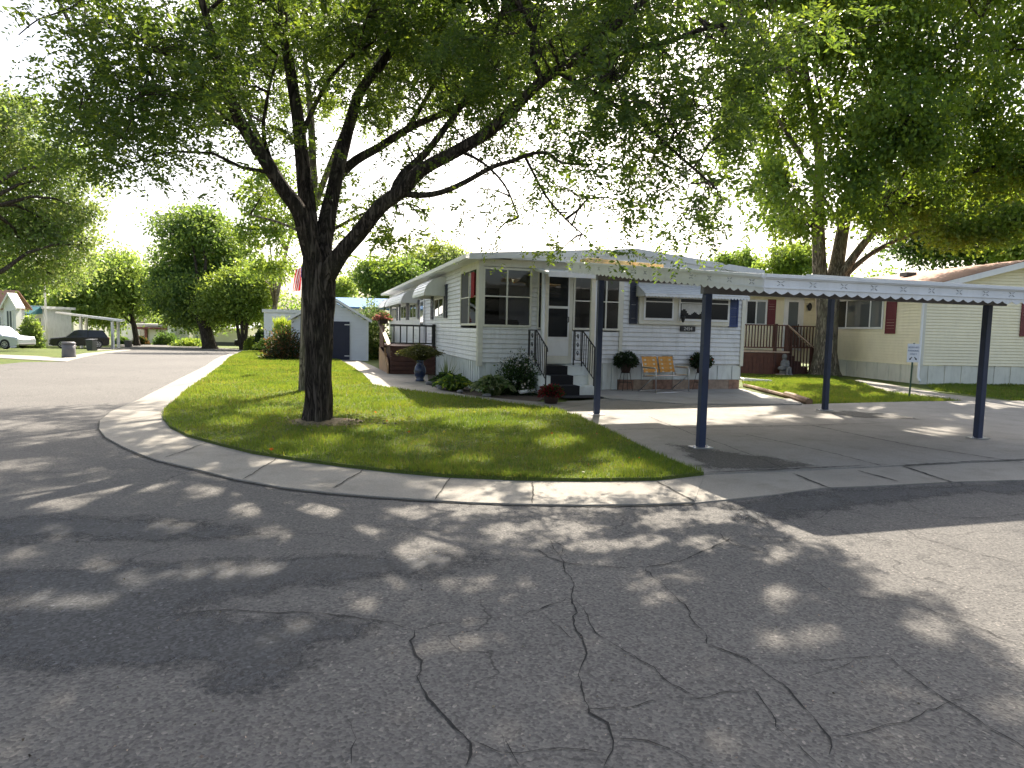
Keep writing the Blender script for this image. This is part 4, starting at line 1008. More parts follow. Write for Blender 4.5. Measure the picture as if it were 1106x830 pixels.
fp = thing('flag_pole', 'slim pole with a limp striped flag, mostly hidden behind the nearest trunk', 'flag pole', G(332,402))
hb = at(333,402,fp.location.y).z; yz = fp.location.y
ztop = at(333,285,yz).z-fp.location.z
MB().lathe([(.03,0),(.025,ztop+.1),(.0,ztop+.12)], 8).build('pole', 'chrome', fp, True)
flg = MB(); NX, NZ = 15, 14; fw_, fh_ = .47, .78; pos = {}
for i in range(NX+1):
    for k in range(NZ+1):
        u_, v_ = i/NX, k/NZ
        pos[i,k] = (-.03-fw_*(.62+.25*v_)*u_+.02*math.sin(u_*9), -.10*math.sin(u_*7+v_*2)*(.4+u_), ztop-.02-fh_*v_-.16*u_*(1-.4*v_))
for i in range(NX):
    for k in range(NZ):
        can = k < 6 and i < 8; mi = 2 if can else (0 if int(i/NX*13+.0) % 2 == 0 else 1)
        flg.face([pos[i,k],pos[i+1,k],pos[i+1,k+1],pos[i,k+1]], mi)
for i in range(7):
    for k in range(5):
        p = Vector(pos[i+(k % 2), k+1 if k < 5 else k]); p.y -= .012; flg.face([p+Vector((.018*math.cos(a),0,.018*math.sin(a))) for a in [j*1.2566 for j in range(5)]], 1)
flg.build('flag_cloth', ['flag_r','flag_w','flag_b'], fp)

# ================================================================ yellow home on the right
YB = R(7); YO = G(992,415); Y1 = Vector((math.cos(YB), math.sin(YB), 0)); Y2 = Vector((-math.sin(YB), math.cos(YB), 0))
def YW(s, t, z=0.): return YO+Y1*s+Y2*t+Vector((0,0,z))
yh = thing('mobile_home', 'cream yellow clapboard home with maroon shutters, brown roof and front gable', 'house', YO, YB)
mb = MB(); gs = lambda s: 3.12+.9*(1-abs(s-3.4)/3.4)
laps(mb, 'f', 0, 6.8, .62, 3.12, (), .10); laps(mb, 'f', 0, 6.8, 3.12, 4.02, (), .10, top=gs); laps(mb, 's', 0, 5.2, .60, 3.12, (), .10)
mb.face([(6.8,0,.3),(6.8,14,.3),(6.8,14,3.1),(6.8,0,3.1)]); mb.face([(0,5.2,.3),(0,14,.3),(0,14,3.1),(0,5.2,3.1)])
mb2 = MB(); laps(mb2, 'f', -8, -.02, .4, 3.1, (), .10)
nn = len(mb.v); mb.v += [(x, y+5.2, z) for x, y, z in mb2.v]; mb.f += [[i+nn for i in f_] for f_ in mb2.f]; mb.m += mb2.m
mb.build('siding', 'siding_y', yh)
mb = MB(); skirting(mb, 'f', .02, 6.8, -.05, .615, .3); skirting(mb, 's', 0, 5.2, -.05, .595, .3); mb.build('skirting', 'skirt_y', yh)
mb = MB(); mb.box(-.04,.075,-.04,.015,.6,3.2); mb.build('corner_trim', 'cream', yh)
mb = MB(); rz_ = .055
mb.prism([(-.32,-.4,3.15),(3.4,-.4,4.14),(3.4,-.4,4.08),(-.32,-.4,3.09)], (0,14.6,0)); mb.prism([(7.12,-.4,3.15),(3.401,-.4,4.14),(3.401,-.4,4.08),(7.12,-.4,3.09)], (0,14.6,0))
rf = mb.build('roof', 'shingle', yh)
mb = MB()
for y, z in ((4,.55),(8.5,.75)):
    x = 3.4-1.0; mb.box(x-.2,x+.2,y-.2,y+.2,4.14-.27,4.14-.12)
mb.lathe([(.06,3.7),(.06,4.25),(.0,4.26)], 8, (1.6,6.5,0)); mb.build('roof_vent', 'bin', rf)
mb = MB()
mb.prism([(-.32,-.42,3.13),(3.4,-.42,4.12),(3.4,-.42,3.92),(-.32,-.42,2.96)], (0,.022,0)); mb.prism([(7.12,-.42,3.13),(3.401,-.42,4.12),(3.401,-.42,3.92),(7.12,-.42,2.96)], (0,.022,0))
mb.box(-.35,-.321,-.42,5.0,2.97,3.13); mb.prism([(-.3,-.39,3.07),(3.4,-.39,4.05),(7.1,-.39,3.07),(7.1,-.015,3.07),(3.4,-.015,4.05),(-.3,-.015,3.07)], (0,0,.01))
mb.build('fascia', 'white', yh)
mb = MB(); mb.tube([(-.16,-.12,3.0),(-.1,-.08,2.8),(-.1,-.08,.22),(-.16,-.25,.10)], [.04]*4, 8); mb.build('downspout', 'white', yh, True)
def ywin(pl, a0, a1, z0, z1, mull, off=0., panes=None, fr=.07):
    mb = MB(); X = (lambda u0,u1,d0,d1,c0,c1: mb.box(u0,u1,off+d0,off+d1,c0,c1)) if pl == 'f' else (lambda u0,u1,d0,d1,c0,c1: mb.box(off+d0,off+d1,u0,u1,c0,c1))
    X(a0-fr,a0,-.05,-.016,z0-fr,z1+fr); X(a1,a1+fr,-.05,-.016,z0-fr,z1+fr); X(a0,a1,-.05,-.016,z0-fr,z0); X(a0,a1,-.05,-.016,z1,z1+fr)
    for m_ in mull: X(m_-.03,m_+.03,-.046,-.018,z0,z1)
    f = mb.build('window', 'white', yh, bev=.004); xs = [a0]+list(mull)+[a1]
    for i in range(len(xs)-1):
        mb = MB(); X = (lambda u0,u1,d0,d1,c0,c1: mb.box(u0,u1,off+d0,off+d1,c0,c1)) if pl == 'f' else (lambda u0,u1,d0,d1,c0,c1: mb.box(off+d0,off+d1,u0,u1,c0,c1))
        X(xs[i]+.001,xs[i+1]-.001,-.034,-.02,z0+.001,z1-.001); mb.build('pane', panes[i] if panes else 'darkpane', f)
    return f
ywin('s', 1.98, 4.6, 1.86, 2.86, (2.62,4.02), 0, ['greypane','shinypane','darkpane'])
shutter(1.25,1.76,1.63,2.78,'maroon',True,yh); shutter(3.5,3.92,1.63,2.72,'maroon',False,yh); ywin('f', 4.05, 5.3, 1.75, 2.7, (4.7,))
ywin('f', -3.5, -2.74, 1.93, 2.80, (-3.12,), 5.2, ['darkpane','greypane'])
for a in (-3.98,-2.64):
    so_ = shutter(a,a+.33,1.86,2.9,'maroon',False,yh); so_.location.y = 5.2
yd = MB().box(-1.86,-1.30,5.13,5.17,.92,2.92).build('door', 'white', yh, bev=.005)
MB().box(-1.78,-1.38,5.122,5.129,1.1,2.82).build('pane', 'greypane', yd); MB().box(-1.36,-1.33,5.09,5.129,1.85,1.95).build('handle', 'black', yd)
mb = MB(); mb.box(-1.95,-1.862,5.14,5.19,.88,3.0); mb.box(-1.298,-1.13,5.14,5.19,.88,3.0); mb.box(-1.862,-1.298,5.14,5.19,2.925,3.0); mb.build('door_frame', 'white', yh)
mb = MB(); mb.box(-1.0,-.9,5.1,5.18,2.62,2.72); mb.lathe([(0,2.48),(.05,2.5),(.08,2.58),(.09,2.66),(.07,2.74),(0,2.82)], 8, (-.95,5.04,0)); mb.build('wall_lamp', 'black', yh)
mb = MB(); mb.prism([(-8.2,4.8,3.12),(-.33,4.8,3.12),(-.33,8.6,3.95),(-5.4,8.6,3.95)], (0,0,.06)); mb.prism([(-8.2,12.4,3.12),(-.33,12.4,3.12),(-.33,8.61,3.95),(-5.4,8.61,3.95)], (0,0,.06)); mb.box(-8.2,-.34,4.775,4.798,2.98,3.18)
mb.build('wing_roof', 'shingle_g', yh)

# its deck
yk = thing('wooden_deck', 'dark brown wooden deck with railing and stairs in front of the yellow home', 'deck', YO, YB)
mb = MB(); a = -6.4
while a < -3.06: mb.box(a,a+.14,3.66+.004*random.random(),3.69,.0,.66); a += .146
mb.box(-6.4,-3.0,3.65,3.69,.665,.80); mb.box(-6.4,-2.5,3.70,5.1,.05,.82); mb.box(-3.0,-2.98,3.7,5.0,0,.8); mb.build('deck_skirt', 'brown', yk)
MB().box(-6.4,-2.5,3.62,5.12,.84,.89).build('deck_floor', 'caprail', yk)
for x, y, h_ in ((-3.06,3.68,1.92),(-2.62,3.68,1.88),(-1.55,3.70,1.12),(-1.75,4.92,1.86),(-4.7,3.68,1.9)): MB().box(x-.055,x+.055,y-.05,y+.05,.0,h_).build('post', 'brown_d', yk, bev=.006)
for q in ((-6.4,-2.62,3.63,3.73,1.84,1.88),(-6.4,-2.62,3.66,3.70,1.0,1.05),(-1.72,-.3,4.88,4.96,1.84,1.88),(-1.72,-.3,4.90,4.94,1.0,1.05)): MB().box(*q).build('rail', 'brown', yk)
a = -6.35
while a < -2.7:
    if min(abs(a-q) for q in (-3.06,-4.7)) > .07: MB().box(a-.018,a+.018,3.665,3.695,1.05,1.84).build('baluster', 'brown_d', yk)
    a += .118
a = -1.6
while a < -.3: MB().box(a-.018,a+.018,4.905,4.935,1.05,1.84).build('baluster', 'brown_d', yk); a += .13
for i in range(8):
    x = -2.5+i*.125; d = -(x+2.52)*.79; MB().box(x-.018,x+.018,3.685,3.715,.10,1.74+d).build('baluster', 'brown_d', yk)
MB().bar((-2.60,3.68,1.88),(-1.48,3.68,1.02),.11,.035).build('handrail', 'caprail', yk); MB().bar((-1.75,4.92,1.84),(-.9,4.92,1.15),.09,.04).build('handrail', 'brown_d', yk)
mb = MB()
for i in range(4): mb.box(-2.5+i*.27,-2.2+i*.27,3.75,4.86,.02,.72-i*.2)
mb.build('stair', 'brown_d', yk)
gs_ = thing('garden_statue', 'grey stone statue of a seated child in front of the dark deck', 'statue', YW(-2.78,3.45), YB)
mb = MB()
for c, r in (((0,0,.70),(.10,.10,.115)),((0,0,.44),(.13,.10,.2)),((0,0,.60),(.06,.06,.08)),((-.12,-.06,.42),(.06,.06,.16)),((.12,-.06,.42),(.06,.06,.16)),((-.16,-.12,.27),(.16,.10,.09)),((.1,-.14,.27),(.10,.17,.08)),((.11,-.27,.14),(.055,.06,.16)),((-.02,-.26,.13),(.055,.06,.14)),((.11,-.33,.04),(.06,.1,.045)),((-.02,-.33,.04),(.06,.1,.045)),((-.07,-.16,.36),(.12,.07,.06)),((0,0,.24),(.2,.14,.12)),((0,.02,.1),(.16,.14,.14)),((0,-.1,.69),(.02,.03,.03))): mb.ball(c, r, 10)
stt = mb.build('statue_body', 'stone', gs_, True); rm = stt.modifiers.new('remesh', 'REMESH'); rm.mode = 'VOXEL'; rm.voxel_size = .022; rm.use_smooth_shade = True
ss_ = thing('stepping_stone', 'small pale flat stone on the grass beside the seated statue', 'stone', YW(-3.05,3.2), YB); mb = MB(); mb.lathe([(0,0),(.17,0),(.18,.05),(.15,.07),(0,.07)], 9); mb.build('stone_slab', 'brick2', ss_)
sb = thing('splash_block', 'pale plastic downspout trough lying on the grass by the white home', 'trough', G(818,413), R(-12))
mb = MB(); mb.prism([(-.42,-.12,.03),(.42,-.10,.01),(.42,-.10,.08),(-.42,-.12,.12)], (0,.02,0)); mb.prism([(-.42,.12,.03),(.42,.10,.01),(.42,.10,.08),(-.42,.12,.12)], (0,.02,0)); mb.prism([(-.42,-.1,.03),(.42,-.08,.01),(.42,.1,.01),(-.42,.12,.03)], (0,0,.015))
mb.tube([(-.85,.3,.16),(-.38,.0,.06)], .05, 8); mb.build('trough_body', 'alum', sb)
for (pa, pb, lab, r_) in (((804,418.2),(848,429.5),'long reddish edging timber between the patio and the grass',.055), ((849,429.6),(874,437.6),'short rounded edging log at the corner of the grass',.085)):
    a = G(*pa); b = G(*pb); t = thing('edging_timber', lab, 'edging', a, math.atan2((b-a).y, (b-a).x), 'timbers edging the grass')
    L_ = (b-a).length; MB().tube([(0,0,r_*.8),(L_*.3,.01,r_*.85),(L_*.7,-.01,r_*.8),(L_,0,r_*.8)], [r_*.95,r_,r_,r_*.9], 8).build('log', 'timber', t)
# parking sign
sg = G(982,431); Ys = sg.y; sn = thing('parking_sign', 'small white parking sign with two arrows on a green post in the grass', 'sign', sg, R(-4))
zt = at(984,371.5,Ys).z; zb = at(983,391.5,Ys).z
mb = MB(); mb.bar((0,.012,-.1),(.03,.012,zt+.02),.035,.02,up=(0,1,0)); mb.build('post', 'green_post', sn)
bd = MB().box(-.125,.165,-.004,.0,zb,zt).build('sign_board', 'signwhite', sn, bev=.003); cxs = .02; hh_ = zt-zb
for i, (wd, fz) in enumerate((('RESERVED',.80),('PARKING',.62),('ONLY',.44))):
    text_mesh('lettering', wd, .062 if i else .056, 'ink', bd, (cxs,-.006,zb+hh_*fz), (1,0,0), (0,0,1))
mb = MB()
for s in (-1, 1):
    a = Vector((cxs+s*.03,-.008,zb+hh_*.28)); b = Vector((cxs+s*.09,-.008,zb+hh_*.12)); d = (b-a).normalized(); q = Vector((d.z,0,-d.x))
    mb.face([a+q*.011,a-q*.011,b-d*.03-q*.011,b-d*.03+q*.011]); mb.face([b, b-d*.04+q*.028, b-d*.04-q*.028])
mb.build('arrows', 'inkblack', bd)
MB().lathe([(.008,zt-.03),(.008,zt-.02)], 6, (cxs,-.006,0)).build('bolt', 'inkblack', bd)
# ================================================================ the far side of the street
def car(name, label, loc, rz, prof, cabin, mat, L_=4.7, wd=1.82, wr=.34, wx=(.95,3.75), sc=1.):
    """side profile (x from the nose, z) extruded across; cabin: greenhouse profile set in a little"""
    t = thing(name, label, 'car', loc, rz); h = wd/2
    mb = MB(); n = len(prof); rows = []
    for y, k in ((-h,.0),(-h+.06,.03),(h-.06,.03),(h,.0)):
        rows.append([(x+(k*.6 if x < L_/2 else -k*.6)*(1 if k == 0 else 0)+(.05 if k == 0 and x < .3 else 0), y, z-(.04 if k == 0 else 0)) for x, z in prof])
    for a, b in zip(rows, rows[1:]):
        for i in range(n): mb.face([a[i], a[(i+1) % n], b[(i+1) % n], b[i]])
    mb.face(rows[0]); mb.face(rows[-1])
    rows = []
    for y, q in ((-h+.06,0),(-h+.2,1),(h-.2,1),(h-.06,0)):
        rows.append([(x, y, z) for x, z in cabin])
    zt = max(z for x, z in cabin)
    def inset(x, y, z): f_ = (z-.95)/(zt-.95) if z > .95 else 0; return (x, y*(1-.2*f_), z)
    A_ = [inset(x, -h+.05, z) for x, z in cabin]; B_ = [inset(x, h-.05, z) for x, z in cabin]; k = len(cabin)
    for i in range(k): mb.face([A_[i], A_[(i+1) % k], B_[(i+1) % k], B_[i]])
    mb.face(A_); mb.face(B_)
    mb.build('body', mat, t, False, .03)
    cen = Vector((sum(x for x, z in cabin)/k, 0, sum(z for x, z in cabin)/k))
    for sg in (-1, 1):                                   # side windows in two pieces
        q = A_ if sg < 0 else B_; xs0 = min(p[0] for p in q); xs1 = max(p[0] for p in q)
        for (u0, u1) in ((.04,.5),(.54,.93)):
            mb = MB(); pts = []
            def edge(u, low):
                x = xs0+(xs1-xs0)*u; zz = []
                for i in range(k):
                    (xa,za),(xb,zb) = cabin[i], cabin[(i+1) % k]
                    if (xa-x)*(xb-x) <= 0 and abs(xa-xb) > 1e-6: zz.append(za+(zb-za)*(x-xa)/(xb-xa))
                lo, hi = min(zz), max(zz); z = lo+.06 if low else max(lo+.07, hi-.08)
                p = Vector(inset(x, sg*(h-.05), z)); p.y += sg*.006; return p
            us = [u0+(u1-u0)*i/5 for i in range(6)]
            mb.face([edge(u,True) for u in us]+[edge(u,False) for u in reversed(us)]); mb.build('side_window', 'darkpane', t)
    for i in range(k):                                   # windscreen and rear window
        (xa,za),(xb,zb) = cabin[i], cabin[(i+1) % k]
        if abs(zb-za) > .25:
            n_ = Vector((zb-za, 0, -(xb-xa))); 
            if n_.dot(Vector((xa,0,za))-cen) < 0: n_ = -n_
            n_.normalize(); a = Vector((xa,0,za)).lerp(Vector((xb,0,zb)),.12)+n_*.008; b = Vector((xa,0,za)).lerp(Vector((xb,0,zb)),.88)+n_*.008; wa = h*.8; wb = h*.8
            wa = abs(inset(0,h-.14,a.z)[1]); wb = abs(inset(0,h-.14,b.z)[1])
            MB().face([(a.x,-wa,a.z),(a.x,wa,a.z),(b.x,wb,b.z),(b.x,-wb,b.z)]).build('windscreen', 'darkpane', t)
    for x in wx:
        for sg in (-1, 1):
            mb = MB(); c = Vector((x, sg*(h-.09), wr)); pr = [(0,-.1),(wr*.7,-.1),(wr*.95,-.09),(wr,-.05),(wr,.05),(wr*.95,.09),(wr*.7,.1),(0,.1)]
            def ring(mb, pr, mi=0):
                base = len(mb.v); m_ = 20
                for r_, y in pr:
                    for q in range(m_): a = 6.2832*q/m_; mb.v.append((c.x+r_*math.cos(a), c.y+y, c.z+r_*math.sin(a)))
                for i in range(len(pr)-1):
                    for q in range(m_): a = base+i*m_+q; b = base+i*m_+(q+1) % m_; mb.f.append([a,b,b+m_,a+m_]); mb.m.append(mi)
            ring(mb, pr); w_ = mb.build('wheel', 'rubber', t)
            mb = MB(); o_ = sg*.102
            for q in range(7):
                a = q*.8976; mb.bar((c.x,c.y+o_,c.z),(c.x+math.cos(a)*wr*.66,c.y+o_,c.z+math.sin(a)*wr*.66),.05,.02,up=(0,1,0))
            ring(mb, [(wr*.60,o_-.005),(wr*.70,o_-.005),(wr*.70,o_+.01),(wr*.60,o_+.01)]); ring(mb, [(0,o_-.01),(.07,o_-.01),(.07,o_+.014),(0,o_+.014)])
            mb.build('rim', 'rim', w_)
            mb = MB(); base = []                          # dark arch above the wheel
            for q in range(13):
                a = -.25+q*(math.pi+.5)/12; base.append((c.x+math.cos(a)*wr*1.17, sg*(h+.004), c.z+math.sin(a)*wr*1.17))
            mb.face(base); mb.build('wheel_arch', 'rubber', t)
    nz = [z for x, z in prof if x < .2]
    for sg in (-1, 1):
        MB().box(.0,.22,sg*(h-.3)-.2,sg*(h-.3)+.2,.66,.80).build('headlight', 'lampglass', t, bev=.03)
        MB().box(L_-.12,L_+.012,sg*(h-.16)-.11,sg*(h-.16)+.11,.78,1.05).build('tail_light', 'redlens', t, bev=.02)
    MB().box(-.03,.1,-h*.8,h*.8,.30,.44).build('bumper', 'bin2' if mat == 'carsilver' else 'rubber', t, bev=.03)
    t.scale = (sc, sc, sc); return t
suv_p = [(.0,.35),(.0,.72),(.1,.92),(1.25,1.06),(4.65,1.08),(4.8,.9),(4.8,.4),(4.6,.28),(.2,.25)]
suv_c = [(1.25,1.02),(2.0,1.66),(2.4,1.74),(4.3,1.72),(4.72,1.04)]
sed_p = [(.0,.35),(.0,.62),(.12,.78),(1.3,.93),(3.9,.95),(4.55,.92),(4.62,.6),(4.6,.35),(4.4,.25),(.2,.22)]
sed_c = [(1.2,.90),(2.0,1.36),(2.5,1.44),(3.2,1.42),(4.1,.92)]
sv = G(53.5,376.2); sv2 = G(118,377.2); sv.z = gz(sv.x, sv.y)+.02
car('parked_car', 'black sport utility vehicle parked under the flat far carport', sv, math.atan2(sv2.y-sv.y, sv2.x-sv.x), suv_p, suv_c, 'carblack', 4.8, 1.9, .37, (.95,3.85), sc=(sv2-sv).length/4.85)
wc = G(29.5,377.5); car('parked_car', 'silver car with its nose just inside the left edge of the photo', wc+Vector((0,0,.01)), math.pi-R(5), suv_p, suv_c, 'carsilver', 4.8, 1.8, .35, (1.05,3.75), sc=.80)
dc = at(253,376.6,63.5); dc.z = gz(dc.x, dc.y)+.02
car('parked_car', 'dark sedan parked beyond the street under the small lime-green tree', dc, R(24), sed_p, sed_c, 'carblack', 4.62, 1.8, .33, (.9,3.7))
# bins
def bin_(px, py, hpx, wpx, label, mat, wheeled):
    g = G(px, py); k = g.y/F; h = hpx*k; w_ = wpx*k; t = thing('rubbish_bin', label, 'bin', g, random.uniform(-.2,.2), 'rubbish bins at the kerb')
    mb = MB()
    if wheeled:
        a, b = w_*.40, w_*.5; n = len(mb.v); mb.v += [(-a,-a,0),(a,-a,0),(a,a,0),(-a,a,0),(-b,-b,h*.88),(b,-b,h*.88),(b,b,h*.88),(-b,b,h*.88)]
        for q in ((3,2,1,0),(4,5,6,7),(0,1,5,4),(1,2,6,5),(2,3,7,6),(3,0,4,7)): mb.f.append([n+i for i in q]); mb.m.append(0)
        mb.build('tub', mat, t, bev=.03); MB().prism([(-b*1.06,-b*1.08,h*.885),(b*1.06,-b*1.08,h*.885),(b*1.06,b*1.1,h*.93),(-b*1.06,b*1.1,h*.93)],(0,0,.06)).build('lid', mat, t, bev=.012)
        MB().tube([(-a,a,.09),(a,a,.09)], .09, 10).build('wheels', 'rubber', t)
    else:
        MB().lathe([(0,0),(w_*.50,0),(w_*.49,h*.1),(w_*.47,h*.45),(w_*.46,h*.85)], 14).build('tub', mat, t, True)
        MB().lathe([(w_*.44,h*.84),(w_*.5,h*.86),(w_*.5,h*.92),(w_*.40,h*.99),(0,h*1.0)], 14).build('lid', mat, t, True)
        mb = MB()
        for sg in (-1,1): mb.tube([(sg*w_*.47,-.06,h*.7),(sg*w_*.54,-.06,h*.72),(sg*w_*.54,.06,h*.72),(sg*w_*.47,.06,h*.7)], .012, 5)
        mb.build('handle', mat, t)
bin_(74.5,386.3,17,13.5,'round grey rubbish bin, nearest one at the left kerb','bin2',False)
bin_(99,379,12.5,8,'dark square wheeled bin beside the black parked vehicle','bin',True)
bin_(138.5,375,7,6,'small dark bin, farthest one at the end of the street','bin',True)
# flat carport over the black vehicle, tall white pole
Yc = 52.6; c0 = at(87,376,Yc); fc = thing('carport', 'thin flat white carport on slim posts over the black vehicle', 'carport', Vector((c0.x,Yc,gz(c0.x,Yc))), R(0))
loc = lambda px, py, Y: at(px, py, Y)-fc.location
for (px, pt, pb, Y) in ((87,342,376.3,Yc),(121.3,347.5,377.3,Yc-.8),(127.3,347.5,376.3,Yc+2.4),(93,344,375,Yc+2.6)):
    a = loc(px,pt,Y); b = loc(px,pb,Y); MB().bar((a.x,a.y,-.5),(a.x,a.y,a.z),.17,.17,up=(0,1,0)).build('post', 'white', fc)
r0, r1, r2, r3 = loc(60,338.6,Yc-.3), loc(131,348,Yc-1.1), loc(135,347.2,Yc+4), loc(66,340,Yc+4)
mb = MB(); mb.prism([r0,r1,r2,r3],(0,0,.14)); mb.build('roof', 'alum', fc)
tp = thing('tall_pole', 'tall thin white pole standing at the edge of the far lawn', 'pole', G(50.5,374.5)); zt = at(50,303,tp.location.y).z-tp.location.z
MB().lathe([(.10,-.1),(.09,zt*.4),(.07,zt),(.09,zt),(.09,zt+.08),(0,zt+.12)], 8).build('pole_shaft', 'white', tp, True)
# houses beyond
def px_house(name, label, Y, x0, x1, zt_px, rot=0., depth=8., wall='white', roof='roofwhite', roofkind='flat', wins=(), over=.3, rise=.8, extra=None, cat='house', skirt=None, gable_front=False):
    a = at(x0, zt_px, Y); b = at(x1, zt_px+ROLL*(x1-x0), Y); g = gz(a.x, Y); Wd = (b.x-a.x)/math.cos(rot); h = a.z-g
    t = thing(name, label, cat, Vector((a.x, Y, g)), rot)
    mb = MB(); laps(mb, 'f', 0, Wd, .4 if skirt else 0, h, (), .2); mb.face([(0,0,-.5),(0,depth,-.5),(0,depth,h),(0,0,h)]); mb.face([(Wd,0,-.5),(Wd,depth,-.5),(Wd,depth,h),(Wd,0,h)]); mb.face([(0,depth,-.5),(Wd,depth,-.5),(Wd,depth,h),(0,depth,h)])
    if gable_front: mb.face([(0,0,h),(Wd,0,h),(Wd/2,0,h+rise)])
    mb.build('wall', wall, t)
    MB().box(.01,Wd-.01,-.0,.06,-.6,.395 if skirt else -.005).build('skirting', skirt or wall, t)
    mb = MB()
    if gable_front:
        for sg in (-1, 1): mb.prism([(Wd/2,-over,h+rise),(Wd/2+sg*(Wd/2+over),-over,h-over*rise/(Wd/2)),(Wd/2+sg*(Wd/2+over),-over,h-over*rise/(Wd/2)+.1),(Wd/2,-over,h+rise+.1)], (0,depth+over*2,0))
    elif roofkind == 'flat':
        mb.box(-over,Wd+over,-over,depth+over,h+.002,h+.22)
    else:
        mb.prism([(-over,-over,h),(-over,depth/2,h+rise),(-over,depth+over,h),(-over,depth+over,h+.1),(-over,depth/2,h+rise+.1),(-over,-over,h+.1)], (Wd+2*over,0,0))
    rf = mb.build('roof', roof, t)
    if gable_front:
        mb = MB()
        for sg in (-1,1): mb.prism([(Wd/2+sg*.001,-over-.02,h+rise-.08),(Wd/2+sg*(Wd/2+over),-over-.02,h-over*rise/(Wd/2)-.1),(Wd/2+sg*(Wd/2+over),-over-.02,h-over*rise/(Wd/2)+.12),(Wd/2+sg*.001,-over-.02,h+rise+.12)],(0,.018,0))
        mb.build('trim', 'white', rf)
    for (u0, u1, v0, v1, pm) in wins:
        mb = MB(); xa, xb, za, zb = Wd*u0, Wd*u1, h*v0, h*v1
        mb.box(xa-.08,xb+.08,-.07,-.017,za-.08,zb+.08); f = mb.build('window', 'white', t); mb = MB(); mb.box(xa,(xa+xb)/2-.03,-.076,-.0705,za,zb); mb.box((xa+xb)/2+.03,xb,-.076,-.0705,za,zb); mb.build('pane', pm, f)
    if extra: extra(t, Wd, h)
    return t
px_house('house', 'white house with brown gable roof at the left edge, behind the silver car', 47, -60, 4, 333, 0, 2., 'white', 'shingle', 'gable', ((.88,.95,.35,.8,'greypane'),(.5,.66,.4,.8,'darkpane')), .35, 1.3)
px_house('porch_gable', 'white front gable with pointed pediment left of the teal awning', 46.3, 4, 16.5, 329, 0, .55, 'white', 'white', 'gable', ((.3,.7,.3,.85,'greypane'),), .16, .7, None, 'porch', None, True)
def teal(t, Wd, h):
    mb = MB(); a, b = Wd*.62, Wd*1.02
    mb.prism([(a,-.1,h+.25),(a,-1.6,h-.45),(a,-1.6,h-.6),(a,-.1,h-.4)], (b-a,0,0)); mb.build('awning', 'teal', t, bev=.02)
    mb = MB(); mb.box(-.4,Wd*.61,-1.8,-.32,h+.0,h+.14); mb.build('porch_roof', 'alum', t)
    MB().box(Wd*.04,Wd*.055,-1.7,-1.6,0,h).build('post', 'white', t)
px_house('mobile_home', 'long white mobile home with teal awning across the street', 56, 13, 46, 333, 0, 3.6, 'siding', 'alum', 'flat', ((.28,.55,.42,.80,'darkpane'),(.88,.95,.4,.75,'darkpane')), .25, .8, teal)
def carpt(t, Wd, h):
    MB().box(Wd*.72,Wd*1.06,-3,-.32,h-1.0,h-.85).build('side_canopy', 'alum', t)
px_house('mobile_home', 'pale beige mobile home partly hidden behind the flat far carport', 70, 58, 79, 337, 0, 6, 'skirt_y', 'roofwhite', 'gable', ((.5,.62,.4,.8,'greypane'),), .3, .9, carpt)
def redt(t, Wd, h):
    mb = MB(); mb.box(Wd*.40,Wd*.995,-.9,-.02,h-.42,h-.18); mb.box(Wd*.52,Wd*.57,-.25,-.018,.0,h-.43); mb.build('red_trim', 'maroon', t)
    MB().box(Wd*.42,Wd*.515,-.2,-.018,.15,h-.5).build('screen_panel', 'greypane', t)
px_house('mobile_home', 'white mobile home with dark red trim at the end of the street', 80, 131, 181, 351.3, 0, 8, 'white', 'roofwhite', 'flat', ((.83,.92,.45,.75,'darkpane'),), .2, .8, redt, 'house', 'skirt')
px_house('house', 'pale cream house with shallow gable between the red-trimmed home and the tall tree', 82, 180, 204, 354, 0, 9, 'cream', 'skirt_y', 'gable', ((.1,.28,.4,.8,'greypane'),), .3, .8, None, 'house', None, True)
px_house('mobile_home', 'cream mobile home with grey skirting behind the dark sedan', 76, 208, 268, 354.5, 0, 8, 'siding_y', 'roofwhite', 'gable', ((.06,.10,.3,.8,'greypane'),(.16,.2,.5,.8,'darkpane')), .3, .7, None, 'house', 'bin2')
px_house('mobile_home', 'white box-shaped trailer home left of the thick trunk', 47, 285, 336, 337.5, R(4), 8, 'shedwhite', 'roofwhite', 'flat', ((.55,.62,.55,.8,'greypane'),), .1, .8)
px_house('house', 'house with bright blue metal roof behind the white shed', 44, 340, 414, 332.5, R(6), 7, 'cream', 'blue', 'gable', ((.9,.97,.35,.75,'darkpane'),), .35, .75)
# hedges and shrubs of the far yards
def far_shrub(px, pyb, pyt, wpx, Y, label, mat, mat2=None, p2=.3, box=False):
    a = at(px, pyb, Y); g = Vector((a.x, Y, gz(a.x, Y))); k = Y/F; h = max(.4, at(px, pyt, Y).z-g.z)
    return shrub('hedge' if box else 'garden_shrub', label, 'hedge' if box else 'bush', g, (wpx*k*.5, wpx*k*.4, h), 2200, .22, mat, mat2, p2, shell=.25)
far_shrub(180,371,360.5,25,72,'clipped round dark hedge in front of the cream gabled house','plant','far_d',.5,True)
far_shrub(152,371,365.3,14,71,'low dark mound before the red-trimmed home','plant_d','plant_r',.4)
far_shrub(132,371,365.5,14,70,'small green bush left of the red-trimmed home','plant','far_g')
far_shrub(205,375,367,34,68,'flat spreading green shrub under the tall tree','far_g','plant_y')
far_shrub(15,366,346,24,47.5,'yellowish bush behind the silver car','plant_y','far_l',.5)
far_shrub(34,374,344,22,46.5,'tall olive bush between the silver car and the black vehicle','far_g','far_s',.4)
far_shrub(282,368,358,13,56,'rounded black-green bush left of the white trailer home','plant_d','far_d')
far_shrub(271,376,366,10,58,'bright young bush behind the dark sedan','plant_y','far_l')

